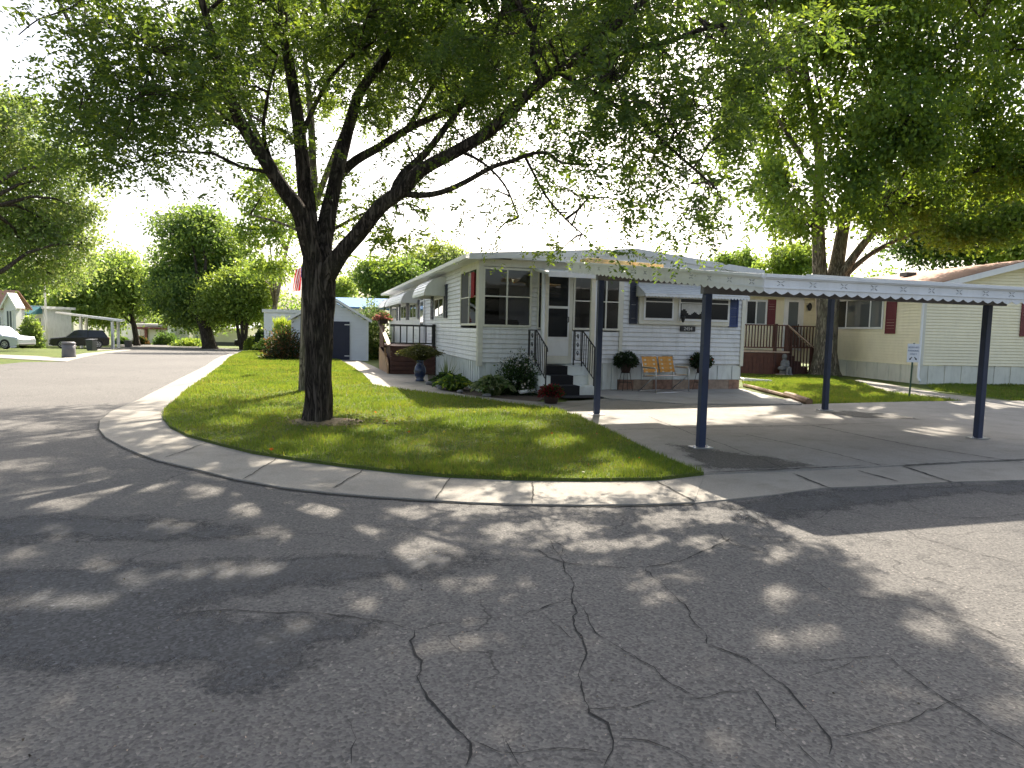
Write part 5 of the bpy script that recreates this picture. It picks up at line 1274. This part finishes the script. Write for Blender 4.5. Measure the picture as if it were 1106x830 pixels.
# ================================================================ trees of the background
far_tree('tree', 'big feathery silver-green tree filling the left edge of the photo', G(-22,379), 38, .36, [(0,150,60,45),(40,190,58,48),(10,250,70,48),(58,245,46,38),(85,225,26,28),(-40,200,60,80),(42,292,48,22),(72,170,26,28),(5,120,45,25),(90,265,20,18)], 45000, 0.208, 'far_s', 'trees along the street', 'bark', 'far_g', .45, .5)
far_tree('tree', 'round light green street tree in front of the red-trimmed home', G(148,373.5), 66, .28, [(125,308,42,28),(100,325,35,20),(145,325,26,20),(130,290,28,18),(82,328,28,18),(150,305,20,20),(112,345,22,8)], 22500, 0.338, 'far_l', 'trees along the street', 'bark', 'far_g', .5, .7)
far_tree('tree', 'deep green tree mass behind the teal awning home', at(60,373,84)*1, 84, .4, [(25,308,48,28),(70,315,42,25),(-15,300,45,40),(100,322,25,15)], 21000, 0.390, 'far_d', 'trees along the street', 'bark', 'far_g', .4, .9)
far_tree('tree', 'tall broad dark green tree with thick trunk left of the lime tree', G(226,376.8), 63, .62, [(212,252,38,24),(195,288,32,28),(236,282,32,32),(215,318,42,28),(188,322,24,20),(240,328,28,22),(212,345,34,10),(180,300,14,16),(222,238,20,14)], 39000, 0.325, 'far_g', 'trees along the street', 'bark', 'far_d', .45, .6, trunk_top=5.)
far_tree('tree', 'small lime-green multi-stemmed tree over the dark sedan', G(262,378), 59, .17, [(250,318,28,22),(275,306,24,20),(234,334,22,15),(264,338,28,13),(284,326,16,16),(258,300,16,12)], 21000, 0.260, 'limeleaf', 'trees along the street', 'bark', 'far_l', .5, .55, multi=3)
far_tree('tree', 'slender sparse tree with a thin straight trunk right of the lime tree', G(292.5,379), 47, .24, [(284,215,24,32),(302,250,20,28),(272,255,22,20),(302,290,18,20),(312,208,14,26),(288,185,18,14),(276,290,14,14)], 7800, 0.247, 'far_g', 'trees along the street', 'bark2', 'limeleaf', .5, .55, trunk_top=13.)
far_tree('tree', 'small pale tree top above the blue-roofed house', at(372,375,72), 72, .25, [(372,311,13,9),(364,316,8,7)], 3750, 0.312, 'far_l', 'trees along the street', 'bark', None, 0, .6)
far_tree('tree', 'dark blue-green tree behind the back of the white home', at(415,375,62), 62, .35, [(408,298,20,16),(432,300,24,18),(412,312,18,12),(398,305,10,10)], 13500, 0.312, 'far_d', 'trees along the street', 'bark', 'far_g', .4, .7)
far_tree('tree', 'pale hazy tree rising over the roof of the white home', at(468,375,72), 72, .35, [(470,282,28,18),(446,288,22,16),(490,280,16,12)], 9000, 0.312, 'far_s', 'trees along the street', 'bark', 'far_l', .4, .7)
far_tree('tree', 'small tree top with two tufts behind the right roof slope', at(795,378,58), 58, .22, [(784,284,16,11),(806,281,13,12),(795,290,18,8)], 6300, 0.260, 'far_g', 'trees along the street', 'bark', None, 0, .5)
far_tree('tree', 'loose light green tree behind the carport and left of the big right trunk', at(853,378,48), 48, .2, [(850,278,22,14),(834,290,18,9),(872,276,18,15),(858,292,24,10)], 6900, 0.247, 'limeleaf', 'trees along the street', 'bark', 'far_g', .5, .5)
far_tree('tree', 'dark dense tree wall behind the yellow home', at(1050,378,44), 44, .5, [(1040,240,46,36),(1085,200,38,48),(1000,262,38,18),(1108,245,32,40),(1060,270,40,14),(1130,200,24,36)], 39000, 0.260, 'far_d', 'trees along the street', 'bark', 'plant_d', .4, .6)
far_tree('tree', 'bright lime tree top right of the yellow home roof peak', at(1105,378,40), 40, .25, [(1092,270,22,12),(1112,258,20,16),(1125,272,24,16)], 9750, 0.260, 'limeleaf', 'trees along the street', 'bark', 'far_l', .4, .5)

# a far wood that closes the view beyond the last houses
FW = []
for (xa, xb, Yw, yt, yb) in ((-60,470,125,312,362),(700,1160,95,300,366)):
    for i in range(190):
        px = random.uniform(xa, xb); top = yt+14*math.sin(px*.045)+9*math.sin(px*.11+1)+random.uniform(0,8); c = at(px, random.uniform(top, yb), Yw+random.uniform(-8,8))
        FW.append(np.array(c)+rng.normal(size=(70,3))*np.array((1.6,1.2,1.0)))
FW = np.concatenate(FW)
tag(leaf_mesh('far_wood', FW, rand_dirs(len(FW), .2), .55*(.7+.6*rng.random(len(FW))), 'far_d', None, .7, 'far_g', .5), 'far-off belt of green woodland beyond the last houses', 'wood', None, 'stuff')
# ---------------------------------------------------------------- the maple beside the yellow home
def limb_tube(mb, px, Ys, r0, r1, base, n=10, wob=None):
    P = [at(x, y, Ys[0]+(Ys[1]-Ys[0])*i/(len(px)-1))-base for i, (x, y) in enumerate(px)]
    Q = [P[0]]
    for i in range(len(P)-1):
        p0 = P[max(i-1,0)]; p1 = P[i]; p2 = P[i+1]; p3 = P[min(i+2, len(P)-1)]
        for k in range(1, 4):
            t = k/3; Q.append(.5*((2*p1)+(p2-p0)*t+(2*p0-5*p1+4*p2-p3)*t*t+(3*p1-p0-3*p2+p3)*t**3))
    N = len(Q); mb.tube(Q, [r0+(r1-r0)*(i/(N-1))**.8 for i in range(N)], n, 0, wob)
    return Q
def ridges(k, s): return lambda i, a, p: 1+.07*math.sin(a*7+p.z*2.3+s)+.05*math.sin(a*11-p.z*3.1+s*2)+.04*math.sin(p.z*9+a*3)
mp = G(889,406.5); mt_ = thing('tree', 'large broad maple with a pale divided trunk beside the yellow home', 'tree', mp)
mb = MB(); Ym = mp.y; z = lambda h: Vector((0,0,h))
tr0 = [(889,412),(890,400),(891,380),(893,350),(894,325),(893,308)]
P = [at(x,y,Ym)-mp for x, y in tr0]; mb.tube(P, [.66,.46,.40,.38,.40,.44], 16, 0, lambda i,a,p: (1+.18*math.sin(a*5+1) if i < 2 else 1)*(1+.04*math.sin(a*7+p.z)))
nodes = []
for px, Ys, r0, r1 in (([(888,318),(885,285),(884,230),(885,170),(875,110),(865,40),(860,-40)],(Ym,Ym-.5),.30,.07),([(897,318),(904,285),(912,240),(925,190),(937,130),(948,80),(960,10)],(Ym,Ym+.6),.32,.07),
  ([(900,312),(915,288),(940,255),(968,232),(1000,215),(1040,190)],(Ym,Ym-1.5),.20,.05),([(903,308),(928,284),(955,266),(1000,248),(1040,240)],(Ym,Ym-1.),.13,.04),
  ([(912,240),(940,200),(965,150),(990,110),(1030,70),(1060,20)],(Ym+.2,Ym-1.5),.15,.04),([(885,200),(860,160),(835,120),(815,80)],(Ym,Ym-2),.12,.03),([(884,250),(860,225),(835,215),(805,205)],(Ym,Ym-1.8),.09,.03),([(885,150),(900,110),(915,60),(910,0)],(Ym,Ym+1.5),.1,.03),([(912,250),(890,215),(868,170),(850,140)],(Ym,Ym+1.),.10,.03),([(925,190),(905,160),(890,120),(880,80)],(Ym,Ym-.8),.09,.03),([(885,240),(866,215),(846,205),(826,178)],(Ym-.2,Ym-1.2),.07,.02),([(940,255),(960,225),(975,190),(1000,160)],(Ym-.5,Ym-1.),.08,.03),([(948,85),(985,60),(1030,50),(1075,20)],(Ym+.5,Ym-1.),.08,.03),([(937,130),(970,60),(1000,0),(1040,-50)],(Ym+.4,Ym+2),.12,.03)):
    nodes += limb_tube(mb, px, Ys, r0, r1, mp)
ell = [(822,195,50,42),(842,130,52,46),(800,110,42,55),(880,60,66,55),(960,95,66,55),(1000,200,66,52),(1030,130,55,52),(1080,60,34,36),(940,226,52,34),(862,238,34,20),(1060,190,46,50),(798,228,30,20),(905,170,46,40),(930,15,80,45),(850,15,66,45),(1000,262,42,14),(1075,125,24,26),(900,-70,120,60),(1000,-60,110,60),(820,-50,90,50),(1080,-20,70,60),(940,-140,100,50),(770,150,20,35),(1030,255,30,14),(900,-170,110,50),(990,-160,120,60),(820,-130,90,50),(930,-230,90,50),(860,-230,70,40),(1060,-110,70,60),(760,-60,50,60),(780,20,50,50),(1090,190,20,30),(870,215,30,35),(905,235,30,30),(845,255,22,14),(930,190,34,36),(890,160,30,30)]
Pl = []; Ml = Ym/F; twig = MB(); mnp = np.array([tuple(q) for q in nodes])
for (px, py, rx, ry) in ell:
    c = at(px, py, Ym); c.y += random.uniform(-4.6, 1.2); c = c-mp; r = np.array((rx*Ml, rx*Ml*.8, ry*Ml)); c = np.array(c)
    a = mnp[np.argmin(np.linalg.norm(mnp-c, axis=1))]; twig.tube(curve3(a, c, .06, 5), [.05,.04,.03,.022,.012], 5)
    nc = int(26+rx*ry/26); u = rng.normal(size=(nc,3)); u /= np.linalg.norm(u, axis=1, keepdims=True); ce = c+u*(rng.random((nc,1))**.45)*r
    for q in ce[::2]: twig.tube(curve3(c, q, .05, 4), [.016,.012,.009,.005], 4)
    for q in ce:
        m_ = int(36+18*random.random()); Pl.append(q+rng.normal(size=(m_,3))*np.array((.36,.36,.2)))
for i in range(130):                                      # the top of the crown, above the frame, that shades the drive
    u = rng.normal(size=3); u /= np.linalg.norm(u); q = np.array((-1.6,-3.2,11.6))+u*rng.random()**.45*np.array((6.2,5.2,3.4)); m_ = 40
    Pl.append(q+rng.normal(size=(m_,3))*np.array((.5,.5,.3)))
    a = mnp[np.argmin(np.linalg.norm(mnp-q, axis=1))]
    if i % 3 == 0: twig.tube(curve3(a, q, .06, 5), [.04,.03,.022,.015,.008], 4)
mb.build('trunk', 'bark2', mt_, True); twig.build('twigs', 'bark', mt_)
Pl = np.concatenate(Pl); Pl = Pl[~sun_open(Pl+np.array(mp))]; leaf_mesh('crown', Pl, rand_dirs(len(Pl), .45), .15*(.65+.6*rng.random(len(Pl))), 'maple', mt_, .75, 'limeleaf', .25)

# ---------------------------------------------------------------- the two trees on the corner lawn
def sprays(name, pts, parent, mat, mat2, p2, leaf, per, length, nodes, spread=.1, wood='bark', droop=.5, mb=None):
    """leafy twigs: a drooping stem each, leaflets on both sides; twigs hang from sub-branches that reach the limbs"""
    pts = np.asarray(pts); nodes = np.asarray(nodes); own = mb is None; mb = mb or MB(); K = max(8, len(pts)//9)
    hubs = pts[rng.choice(len(pts), K, replace=False)]*1.0; hub_nodes = []
    for h in hubs:
        d = np.linalg.norm(nodes-h, axis=1)+.35*np.maximum(0, nodes[:,2]-h[2]+.2); a = nodes[np.argmin(d)]
        L_ = float(np.linalg.norm(h-a)); c = curve3(a, h, .10, 6, .10)
        r0 = min(.035, .010+.009*L_); mb.tube(c, [r0*(1-i/5.6) for i in range(6)], 5); hub_nodes += [tuple(q) for q in c[2:]]
    hub_nodes = np.array(hub_nodes); LP = []; LD = []
    for p in pts:
        a = hub_nodes[np.argmin(np.linalg.norm(hub_nodes-p, axis=1))]; dv = p-a; n_ = np.linalg.norm(dv)
        if n_ > .06: mb.tube(curve3(a, p, .04, 4, .1), [.006,.005,.004,.003], 3)
        out = dv/(n_+1e-6)+rng.normal(size=3)*.55; out[2] = out[2]*.5-droop*random.random(); out /= np.linalg.norm(out)
        nr = max(3, per//15); m_ = per//nr; lf = length*random.uniform(.6,1.25); z_ = np.array((0,0,1.))
        for k in range(nr):                               # compound leaves: leaflets in two rows along a drooping stalk
            t = lf*(k+.5)/nr; o = p+out*t-z_*(t*t*droop*.5)
            rd = rng.normal(size=3); rd -= out*(rd@out)*.6; rd = rd/np.linalg.norm(rd)+out*.5-z_*.35; rd /= np.linalg.norm(rd)
            sd = np.cross(rd, z_+rng.normal(size=3)*.35); sd /= np.linalg.norm(sd); u = np.arange(m_)/m_
            rl = spread*random.uniform(1.1,2.1); sg = np.where(np.arange(m_) % 2 == 0, 1., -1.)
            LP.append(o+rd*(u*rl)[:,None]-z_*((u*rl)**2*.9)[:,None]); LD.append(sd*sg[:,None]+rd*.45-z_*.15)
    if own: mb.build('twigs', wood, parent)
    LP = np.concatenate(LP); LD = np.concatenate(LD); keep = ~sun_open(LP+np.array(parent.location)); LP = LP[keep]; LD = LD[keep]+rng.normal(size=(len(LP),3))*.18
    return leaf_mesh(name, LP, LD, leaf*(.65+.7*rng.random(len(LP))), mat, parent, .42, mat2, p2)
def fill(ells, base, per_m=1.):
    out = []
    for (px, py, rx, ry, y0, y1, n) in ells:
        for i in range(int(n*.7)):
            if i % 6 == 0:
                a = random.random()*6.283; q = math.sqrt(random.random()); Y = random.uniform(y0, y1)
                p = at(px+rx*q*math.cos(a), py+ry*q*math.sin(a), Y)-base
            out.append((p.x+random.gauss(0,.2), p.y+random.gauss(0,.2), p.z+random.gauss(0,.13)))
    return out
fb = G(343,460.5); ft = thing('tree', 'large dark-barked shade tree spreading over the corner lawn, nearest trunk', 'tree', fb)
Yf = fb.y; mb = MB(); wb = ridges(0, .7)
tp_ = [(343,470),(343,458),(343.5,440),(343.5,410),(344,370),(344.5,335),(345,305),(345,285)]
P = [at(x,y,Yf)-fb for x, y in tp_]
Q = []; rr = [.34,.22,.19,.186,.19,.21,.235,.22]; RR = []
for i in range(len(P)-1):
    for k in range(5): Q.append(P[i].lerp(P[i+1], k/5)); RR.append(rr[i]+(rr[i+1]-rr[i])*k/5)
Q.append(P[-1]); RR.append(rr[-1])
mb.tube(Q, RR, 30, 0, lambda i,a,p: (1+.22*math.sin(a*4+.6)*max(0,1-i/7))*wb(i,a,p))
mb.build('trunk', 'bark', ft, True)
mb = MB(); N = []
LIMBS = [
 ([(343,325),(338,285),(330,255),(322,228),(307,206),(289,177),(268,145),(253,116),(239,80),(231,50),(222,15),(205,-40)],(Yf,Yf-1.2),.150,.035),
 ([(346,320),(339,280),(334,231),(327,181),(322,134),(315,83),(307,36),(303,-20),(298,-90)],(Yf,Yf+.7),.155,.045),
 ([(346,310),(350,262),(358,215),(367,172),(380,127),(390,98),(419,60),(440,20),(455,-40)],(Yf,Yf+1.6),.150,.04),
 ([(345,318),(354,297),(368,275),(386,254),(410,224),(434,206),(455,184),(495,163),(531,141),(560,112),(586,87),(615,67),(650,40),(690,5),(725,-40)],(Yf,Yf-1.3),.140,.04),
 ([(366,190),(385,173),(410,159),(445,137),(488,119),(524,101),(568,69),(605,35),(650,-10)],(Yf+.9,Yf+2.2),.085,.03),
 ([(424,214),(434,190),(459,166),(484,134),(504,106),(522,70),(540,20)],(Yf-.4,Yf+.6),.075,.025),
 ([(432,208),(452,211),(476,208),(502,197),(531,181),(553,174),(575,166),(592,166),(607,176),(640,178)],(Yf-.4,Yf-1.6),.05,.015),
 ([(568,171),(589,211),(611,237),(629,253)],(Yf-1.1,Yf-1.6),.02,.008),
 ([(615,68),(654,64),(683,52),(722,45),(765,30),(810,25)],(Yf-.9,Yf-1.6),.06,.02),
 ([(600,76),(640,100),(690,130),(735,170),(770,200)],(Yf-.9,Yf-1.8),.04,.012),
 ([(268,145),(235,120),(200,105),(160,95),(115,85)],(Yf-.6,Yf-1.2),.05,.015),
 ([(239,80),(200,70),(165,50),(130,30)],(Yf-.8,Yf-1.6),.045,.015),
 ([(324,150),(350,95),(375,65),(405,45)],(Yf+.3,Yf+.9),.045,.015), ([(307,206),(285,150),(290,100),(300,60)],(Yf-.2,Yf+.5),.04,.015),
 ([(440,140),(470,90),(490,50),(520,0)],(Yf+1.2,Yf+1.8),.05,.015), ([(586,87),(575,60),(580,20),(600,-30)],(Yf-.8,Yf-.6),.05,.015),
 ([(495,163),(520,175),(545,200),(560,235)],(Yf-.6,Yf-1.3),.025,.01), ([(20,38),(40,22),(62,14),(82,5),(110,-20)],(Yf-2.4,Yf-2.),.006,.012), ([(40,22),(30,8),(22,2)],(Yf-2.3,Yf-2.4),.006,.003)]
for px, Ys, r0, r1 in LIMBS:
    lt = limb_tube(mb, px, Ys, r0, r1, fb, 12 if r0 > .1 else 7, wb if r0 > .1 else None)
    if r0 > .0065: N += [tuple(q) for q in lt]
mb.build('limbs', 'bark', ft, True)
EL = [ # px, py, rx, ry, depth range, number of leafy twigs
 (150,60,70,50,7.2,9.5,110),(120,115,55,32,7.2,9.2,75),(88,108,26,20,7.4,9,24),(200,110,60,42,7.5,10,85),(150,150,55,20,7.6,9,32),(160,20,60,30,7.5,9.5,50),
 (240,50,70,45,9.4,11.5,90),(300,30,70,40,9.4,11.5,75),(360,35,70,42,9.4,11.5,80),(430,60,70,60,9.4,12,150),(500,50,70,60,9.4,12,150),(570,50,70,55,7.8,11.5,145),
 (640,60,70,60,7.6,10.8,150),(700,60,60,65,7.6,10.2,130),(760,70,55,70,7.6,9.6,110),(810,40,50,45,7.6,9.4,70),(700,140,60,50,7.6,9.8,90),(640,150,55,45,7.8,9.6,55),
 (750,180,40,55,7.6,9.2,55),(700,215,45,35,7.7,9.2,30),(600,200,60,40,8,9.8,24),(540,160,50,35,9.4,11.5,38),(640,250,40,18,8,9.2,6),(740,235,18,20,7.8,8.6,8),
 (470,115,60,40,9.4,11.5,32),(400,105,60,35,9.6,11.5,20),(290,125,50,30,9.6,11.5,14),(330,150,40,30,9.6,11.2,8),(480,180,50,25,8.8,10.6,18),(250,140,35,26,9.4,11.5,8),(660,100,60,40,7.8,9.8,60),(520,110,60,35,9.4,11.5,55)]
PTS = fill(EL, fb)
TW = MB(); LOW = fill([(560,232,60,22,8.3,9.6,14),(590,262,42,12,8.3,9.4,12),(528,268,20,8,8.4,9.2,3),(640,258,30,14,8,9,4)], fb)
sprays('low_foliage', LOW, ft, 'limeleaf', 'locust', .3, .05, 90, .5, N, .12, mb=TW)  # brighter leaf colour stands in for sun on these low sprays
sprays('foliage', PTS, ft, 'locust', 'limeleaf', .15, .064, 90, .62, N, .17, mb=TW)
PTU = []
def clumps(n, c, r, k=9, s=.19):
    out = []
    for i in range(n//k):
        u = Vector((random.gauss(0,1), random.gauss(0,1), random.gauss(0,1))).normalized()*random.random()**.4
        for j in range(k): out.append((c[0]+u.x*r[0]+random.gauss(0,s), c[1]+u.y*r[1]+random.gauss(0,s), c[2]+u.z*r[2]+random.gauss(0,s*.5)))
    return out
PTU = clumps(780, (.5,-.6,7.2), (5.8,4.6,1.7))           # the crown above the frame, which shades the street
for (cx, cy, rx, ry, nc) in ((90,700,90,40,9),(200,780,150,35,12),(430,800,120,25,8),(330,720,60,30,5),(640,790,110,30,8),(900,800,130,25,9),(60,620,60,25,6),(620,690,80,30,6),(850,730,80,30,6)):
    for q in range(nc):                                   # leaf clumps added towards the sun to shade the near road
        g = G(cx+rx*random.uniform(-1,1), cy+ry*random.uniform(-1,1)); h = random.uniform(6.6,8.4); c = g+sd*(h/sd.z)-fb
        PTU += [(c.x+random.gauss(0,.17), c.y+random.gauss(0,.17), c.z+random.gauss(0,.10)) for e in range(9)]
sprays('upper_foliage', PTU, ft, 'locust', 'limeleaf', .10, .115, 62, .42, N, .16, mb=TW); TW.build('twigs', 'bark', ft)
b2 = G(329,425); t2 = thing('tree', 'second lawn tree, its grey trunk half hidden behind the nearest trunk', 'tree', b2)
mb = MB(); Y2_ = b2.y; N2 = []
for px, Ys, r0, r1 in (([(331,430),(331,424),(331.5,400),(332,360),(333,310),(334,270),(336,230),(338,190)],(Y2_,Y2_),.20,.11),([(336,235),(352,190),(372,140),(398,90),(420,40)],(Y2_,Y2_+1),.08,.03),([(335,250),(310,205),(285,160),(262,110),(245,60)],(Y2_,Y2_-.8),.09,.03),([(338,195),(336,130),(330,70),(325,10)],(Y2_,Y2_+.4),.1,.03),([(335,262),(365,245),(400,228),(440,220)],(Y2_,Y2_-.8),.05,.015),([(335,255),(300,240),(270,232)],(Y2_,Y2_+1),.04,.015),([(262,110),(225,90),(190,80)],(Y2_-.6,Y2_-1),.04,.012),([(398,90),(440,70),(480,60)],(Y2_+.8,Y2_),.04,.012)):
    N2 += [tuple(q) for q in limb_tube(mb, px, Ys, r0, r1, b2, 12)]
mb.build('trunk', 'bark2', t2, True)
E2_ = [(400,245,50,25,13,15.5,34),(345,235,45,30,13.5,16.5,24),(430,215,45,25,13,15.5,24),(290,215,28,25,14,16.5,10),(450,262,28,14,13,14.6,10),(365,200,50,30,13.5,16.5,24),(280,110,70,45,13,17,22),(350,90,80,50,13,17,30),(430,100,70,50,13,16.5,26),(230,90,60,45,13,16.5,40),(330,20,110,45,13,17,70),(470,40,60,50,13,16,40),(200,130,40,25,13,15.5,16)]
PT2 = fill(E2_, b2)
PT2 += clumps(800, (2.2,2.3,8.3), (6.2,4.2,1.7))
for (cx, cy, rx, ry, nc) in ((560,470,50,10,9),(600,500,90,12,13),(500,500,60,10,9),(690,505,40,8,6),(240,456,50,8,5),(330,470,60,8,6),(430,475,60,8,7)):
    for q in range(nc):                                   # the part of the crown that keeps the lower lawn in shade
        g = G(cx+rx*random.uniform(-1,1), cy+ry*random.uniform(-1,1)); h = random.uniform(7.4,9.6); c = g+sd*(h/sd.z)-b2
        PT2 += [(c.x+random.gauss(0,.22), c.y+random.gauss(0,.22), c.z+random.gauss(0,.12)) for e in range(9)]
sprays('foliage', PT2, t2, 'limeleaf', 'locust', .45, .095, 60, .65, N2, .18)

n = 240; lp = np.array([tuple(G(random.uniform(-20,1120), random.uniform(556,828))+Vector((0,0,.012))) for i in range(n)]); d = rand_dirs(n, 0); d[:,2] *= .15
tag(leaf_mesh('road_litter', lp, d, .007+.012*rng.random(n)**2, 'brick2', None, .6, 'bark2', .6), 'pale grit and tiny leaf crumbs scattered over the near asphalt', 'litter', None, 'stuff')
# ================================================================ grass blades, bare soil, fallen leaves
def inside(poly, x, y):
    c = np.zeros(len(x), bool); n = len(poly)
    for i in range(n):
        x0, y0 = poly[i][0], poly[i][1]; x1, y1 = poly[(i+1) % n][0], poly[(i+1) % n][1]
        k = ((y0 > y) != (y1 > y)) & (x < (x1-x0)*(y-y0)/(y1-y0+1e-12)+x0); c ^= k
    return c
def blades(name, poly, n, dz, h, wpx, bias=1.):
    xs = [p[0] for p in poly]; ys_ = [p[1] for p in poly]; y0, y1 = min(ys_), max(ys_)
    u = rng.random(n*6); y = y0+(y1-y0)*u**bias; x = min(xs)+(max(xs)-min(xs))*rng.random(n*6)
    k = inside(poly, x, y); x, y = x[k][:n], y[k][:n]; m_ = len(x); z = np.array([gz(a, b) for a, b in zip(x, y)])+dz
    hh = h*(.5+.9*rng.random(m_))*(1+.3*np.sin(x*2.1)*np.sin(y*1.7)+.22*np.sin(x*5.3+y*3.1)*np.sin(y*6.1-x)); wv = np.maximum(.004, y/F*wpx)
    a = rng.random(m_)*6.283; ln = hh*.5*rng.random(m_); b = rng.random(m_)*6.283
    base = np.stack([x, y, z], 1); s = np.stack([np.cos(a)*wv, np.sin(a)*wv, np.zeros(m_)], 1)*.5
    tip = base+np.stack([np.cos(b)*ln, np.sin(b)*ln, hh], 1)
    v = np.stack([base-s, base+s, tip], 1).reshape(-1,3); me = bpy.data.meshes.new(name)
    me.vertices.add(3*m_); me.vertices.foreach_set('co', v.astype(np.float32).ravel()); me.loops.add(3*m_); me.loops.foreach_set('vertex_index', np.arange(3*m_, dtype=np.int32))
    me.polygons.add(m_); me.polygons.foreach_set('loop_start', np.arange(0, 3*m_, 3, dtype=np.int32)); me.materials.append(M['blade']); me.materials.append(M['dryblade'])
    me.polygons.foreach_set('material_index', (rng.random(m_) < .16+.14*np.sin(x*1.3+2)*np.sin(y*1.1)).astype(np.int32)); me.update(calc_edges=True)
    o = bpy.data.objects.new(name, me); COL.objects.link(o); return o
tag(blades('grass', LAWN, 190000, .05, .05, .8, 1.7), 'short mown green grass of the corner lawn under the trees', 'grass', None, 'stuff')
ed_ = INN[::-1]+GP([(757,515),(706,493.2),(657,468)]); ew = []
for a, b in zip(ed_, ed_[1:]):
    d = (b-a).normalized(); s_ = Vector((-d.y, d.x, 0))*.035; ew.append((a, b, s_))
strip_ = [tuple(a+s_) for a, b, s_ in ew]+[tuple(a-s_) for a, b, s_ in reversed(ew)]
tag(blades('grass_edge', strip_, 9000, .035, .06, .8, 1.4), 'ragged grass blades leaning over the edge of the pale pavement', 'grass', None, 'stuff')
rl = [G(803,418.5), G(850,430), G(874,437.5), G(890,437.3), G(960,435.5), G(990,434.6), G(1040,434), G(1000,429), G(960,424), G(918,411.5), G(900,407), G(800,405)]
tag(blades('grass', rl, 45000, .0, .06, .8, 1.), 'sunny patch of grass between the white home and the yellow home', 'grass', None, 'stuff')
r2 = [G(1010,422), G(1106,434), G(1140,433), G(1140,416), G(1000,416)]
tag(blades('grass', r2, 14000, .0, .06, .9, 1.), 'shaded strip of grass in front of the yellow gable', 'grass', None, 'stuff')
ms = MB(); ring = []
for i in range(26):
    a = i*6.283/26; ring.append(fb+Vector((math.cos(a)*random.uniform(.42,.75)+.12, math.sin(a)*random.uniform(.34,.55), .064)))
for i in range(26): ms.face([ring[i], ring[(i+1) % 26], fb+Vector((0,0,.13))])
so2 = ms.build('soil_patch', 'drysoil'); struct(so2)
n = 260; lp = np.array([tuple(fb+Vector((random.gauss(.25,.6), random.gauss(-.1,.4), .085))) for i in range(n)]); d = rand_dirs(n, 0); d[:,2] *= .2
tag(leaf_mesh('bark_litter', lp, d, .06*np.ones(n), 'bark2', None, .3), 'scattered brown bark chips round the nearest trunk', 'litter', None, 'stuff')
n = 70; lp = np.array([tuple(G(random.uniform(220,740), random.uniform(425,530))+Vector((0,0,.10))) for i in range(n)]); lp = np.array([q for q in lp if inside(LAWN, np.array([q[0]]), np.array([q[1]]))[0]]+[tuple(G(*q)+Vector((0,0,.1))) for q in ((478,474),(476,475),(480,473.5),(371,460),(475,448),(312,450))])
d = rand_dirs(len(lp), 0); d[:,2] *= .3
tag(leaf_mesh('fallen_leaves', lp, d, .042*(.6+.8*rng.random(len(lp))), 'leaf_o', None, .7, 'maple_y', .7), 'few yellow and orange fallen leaves scattered on the corner lawn', 'leaves', None, 'stuff')
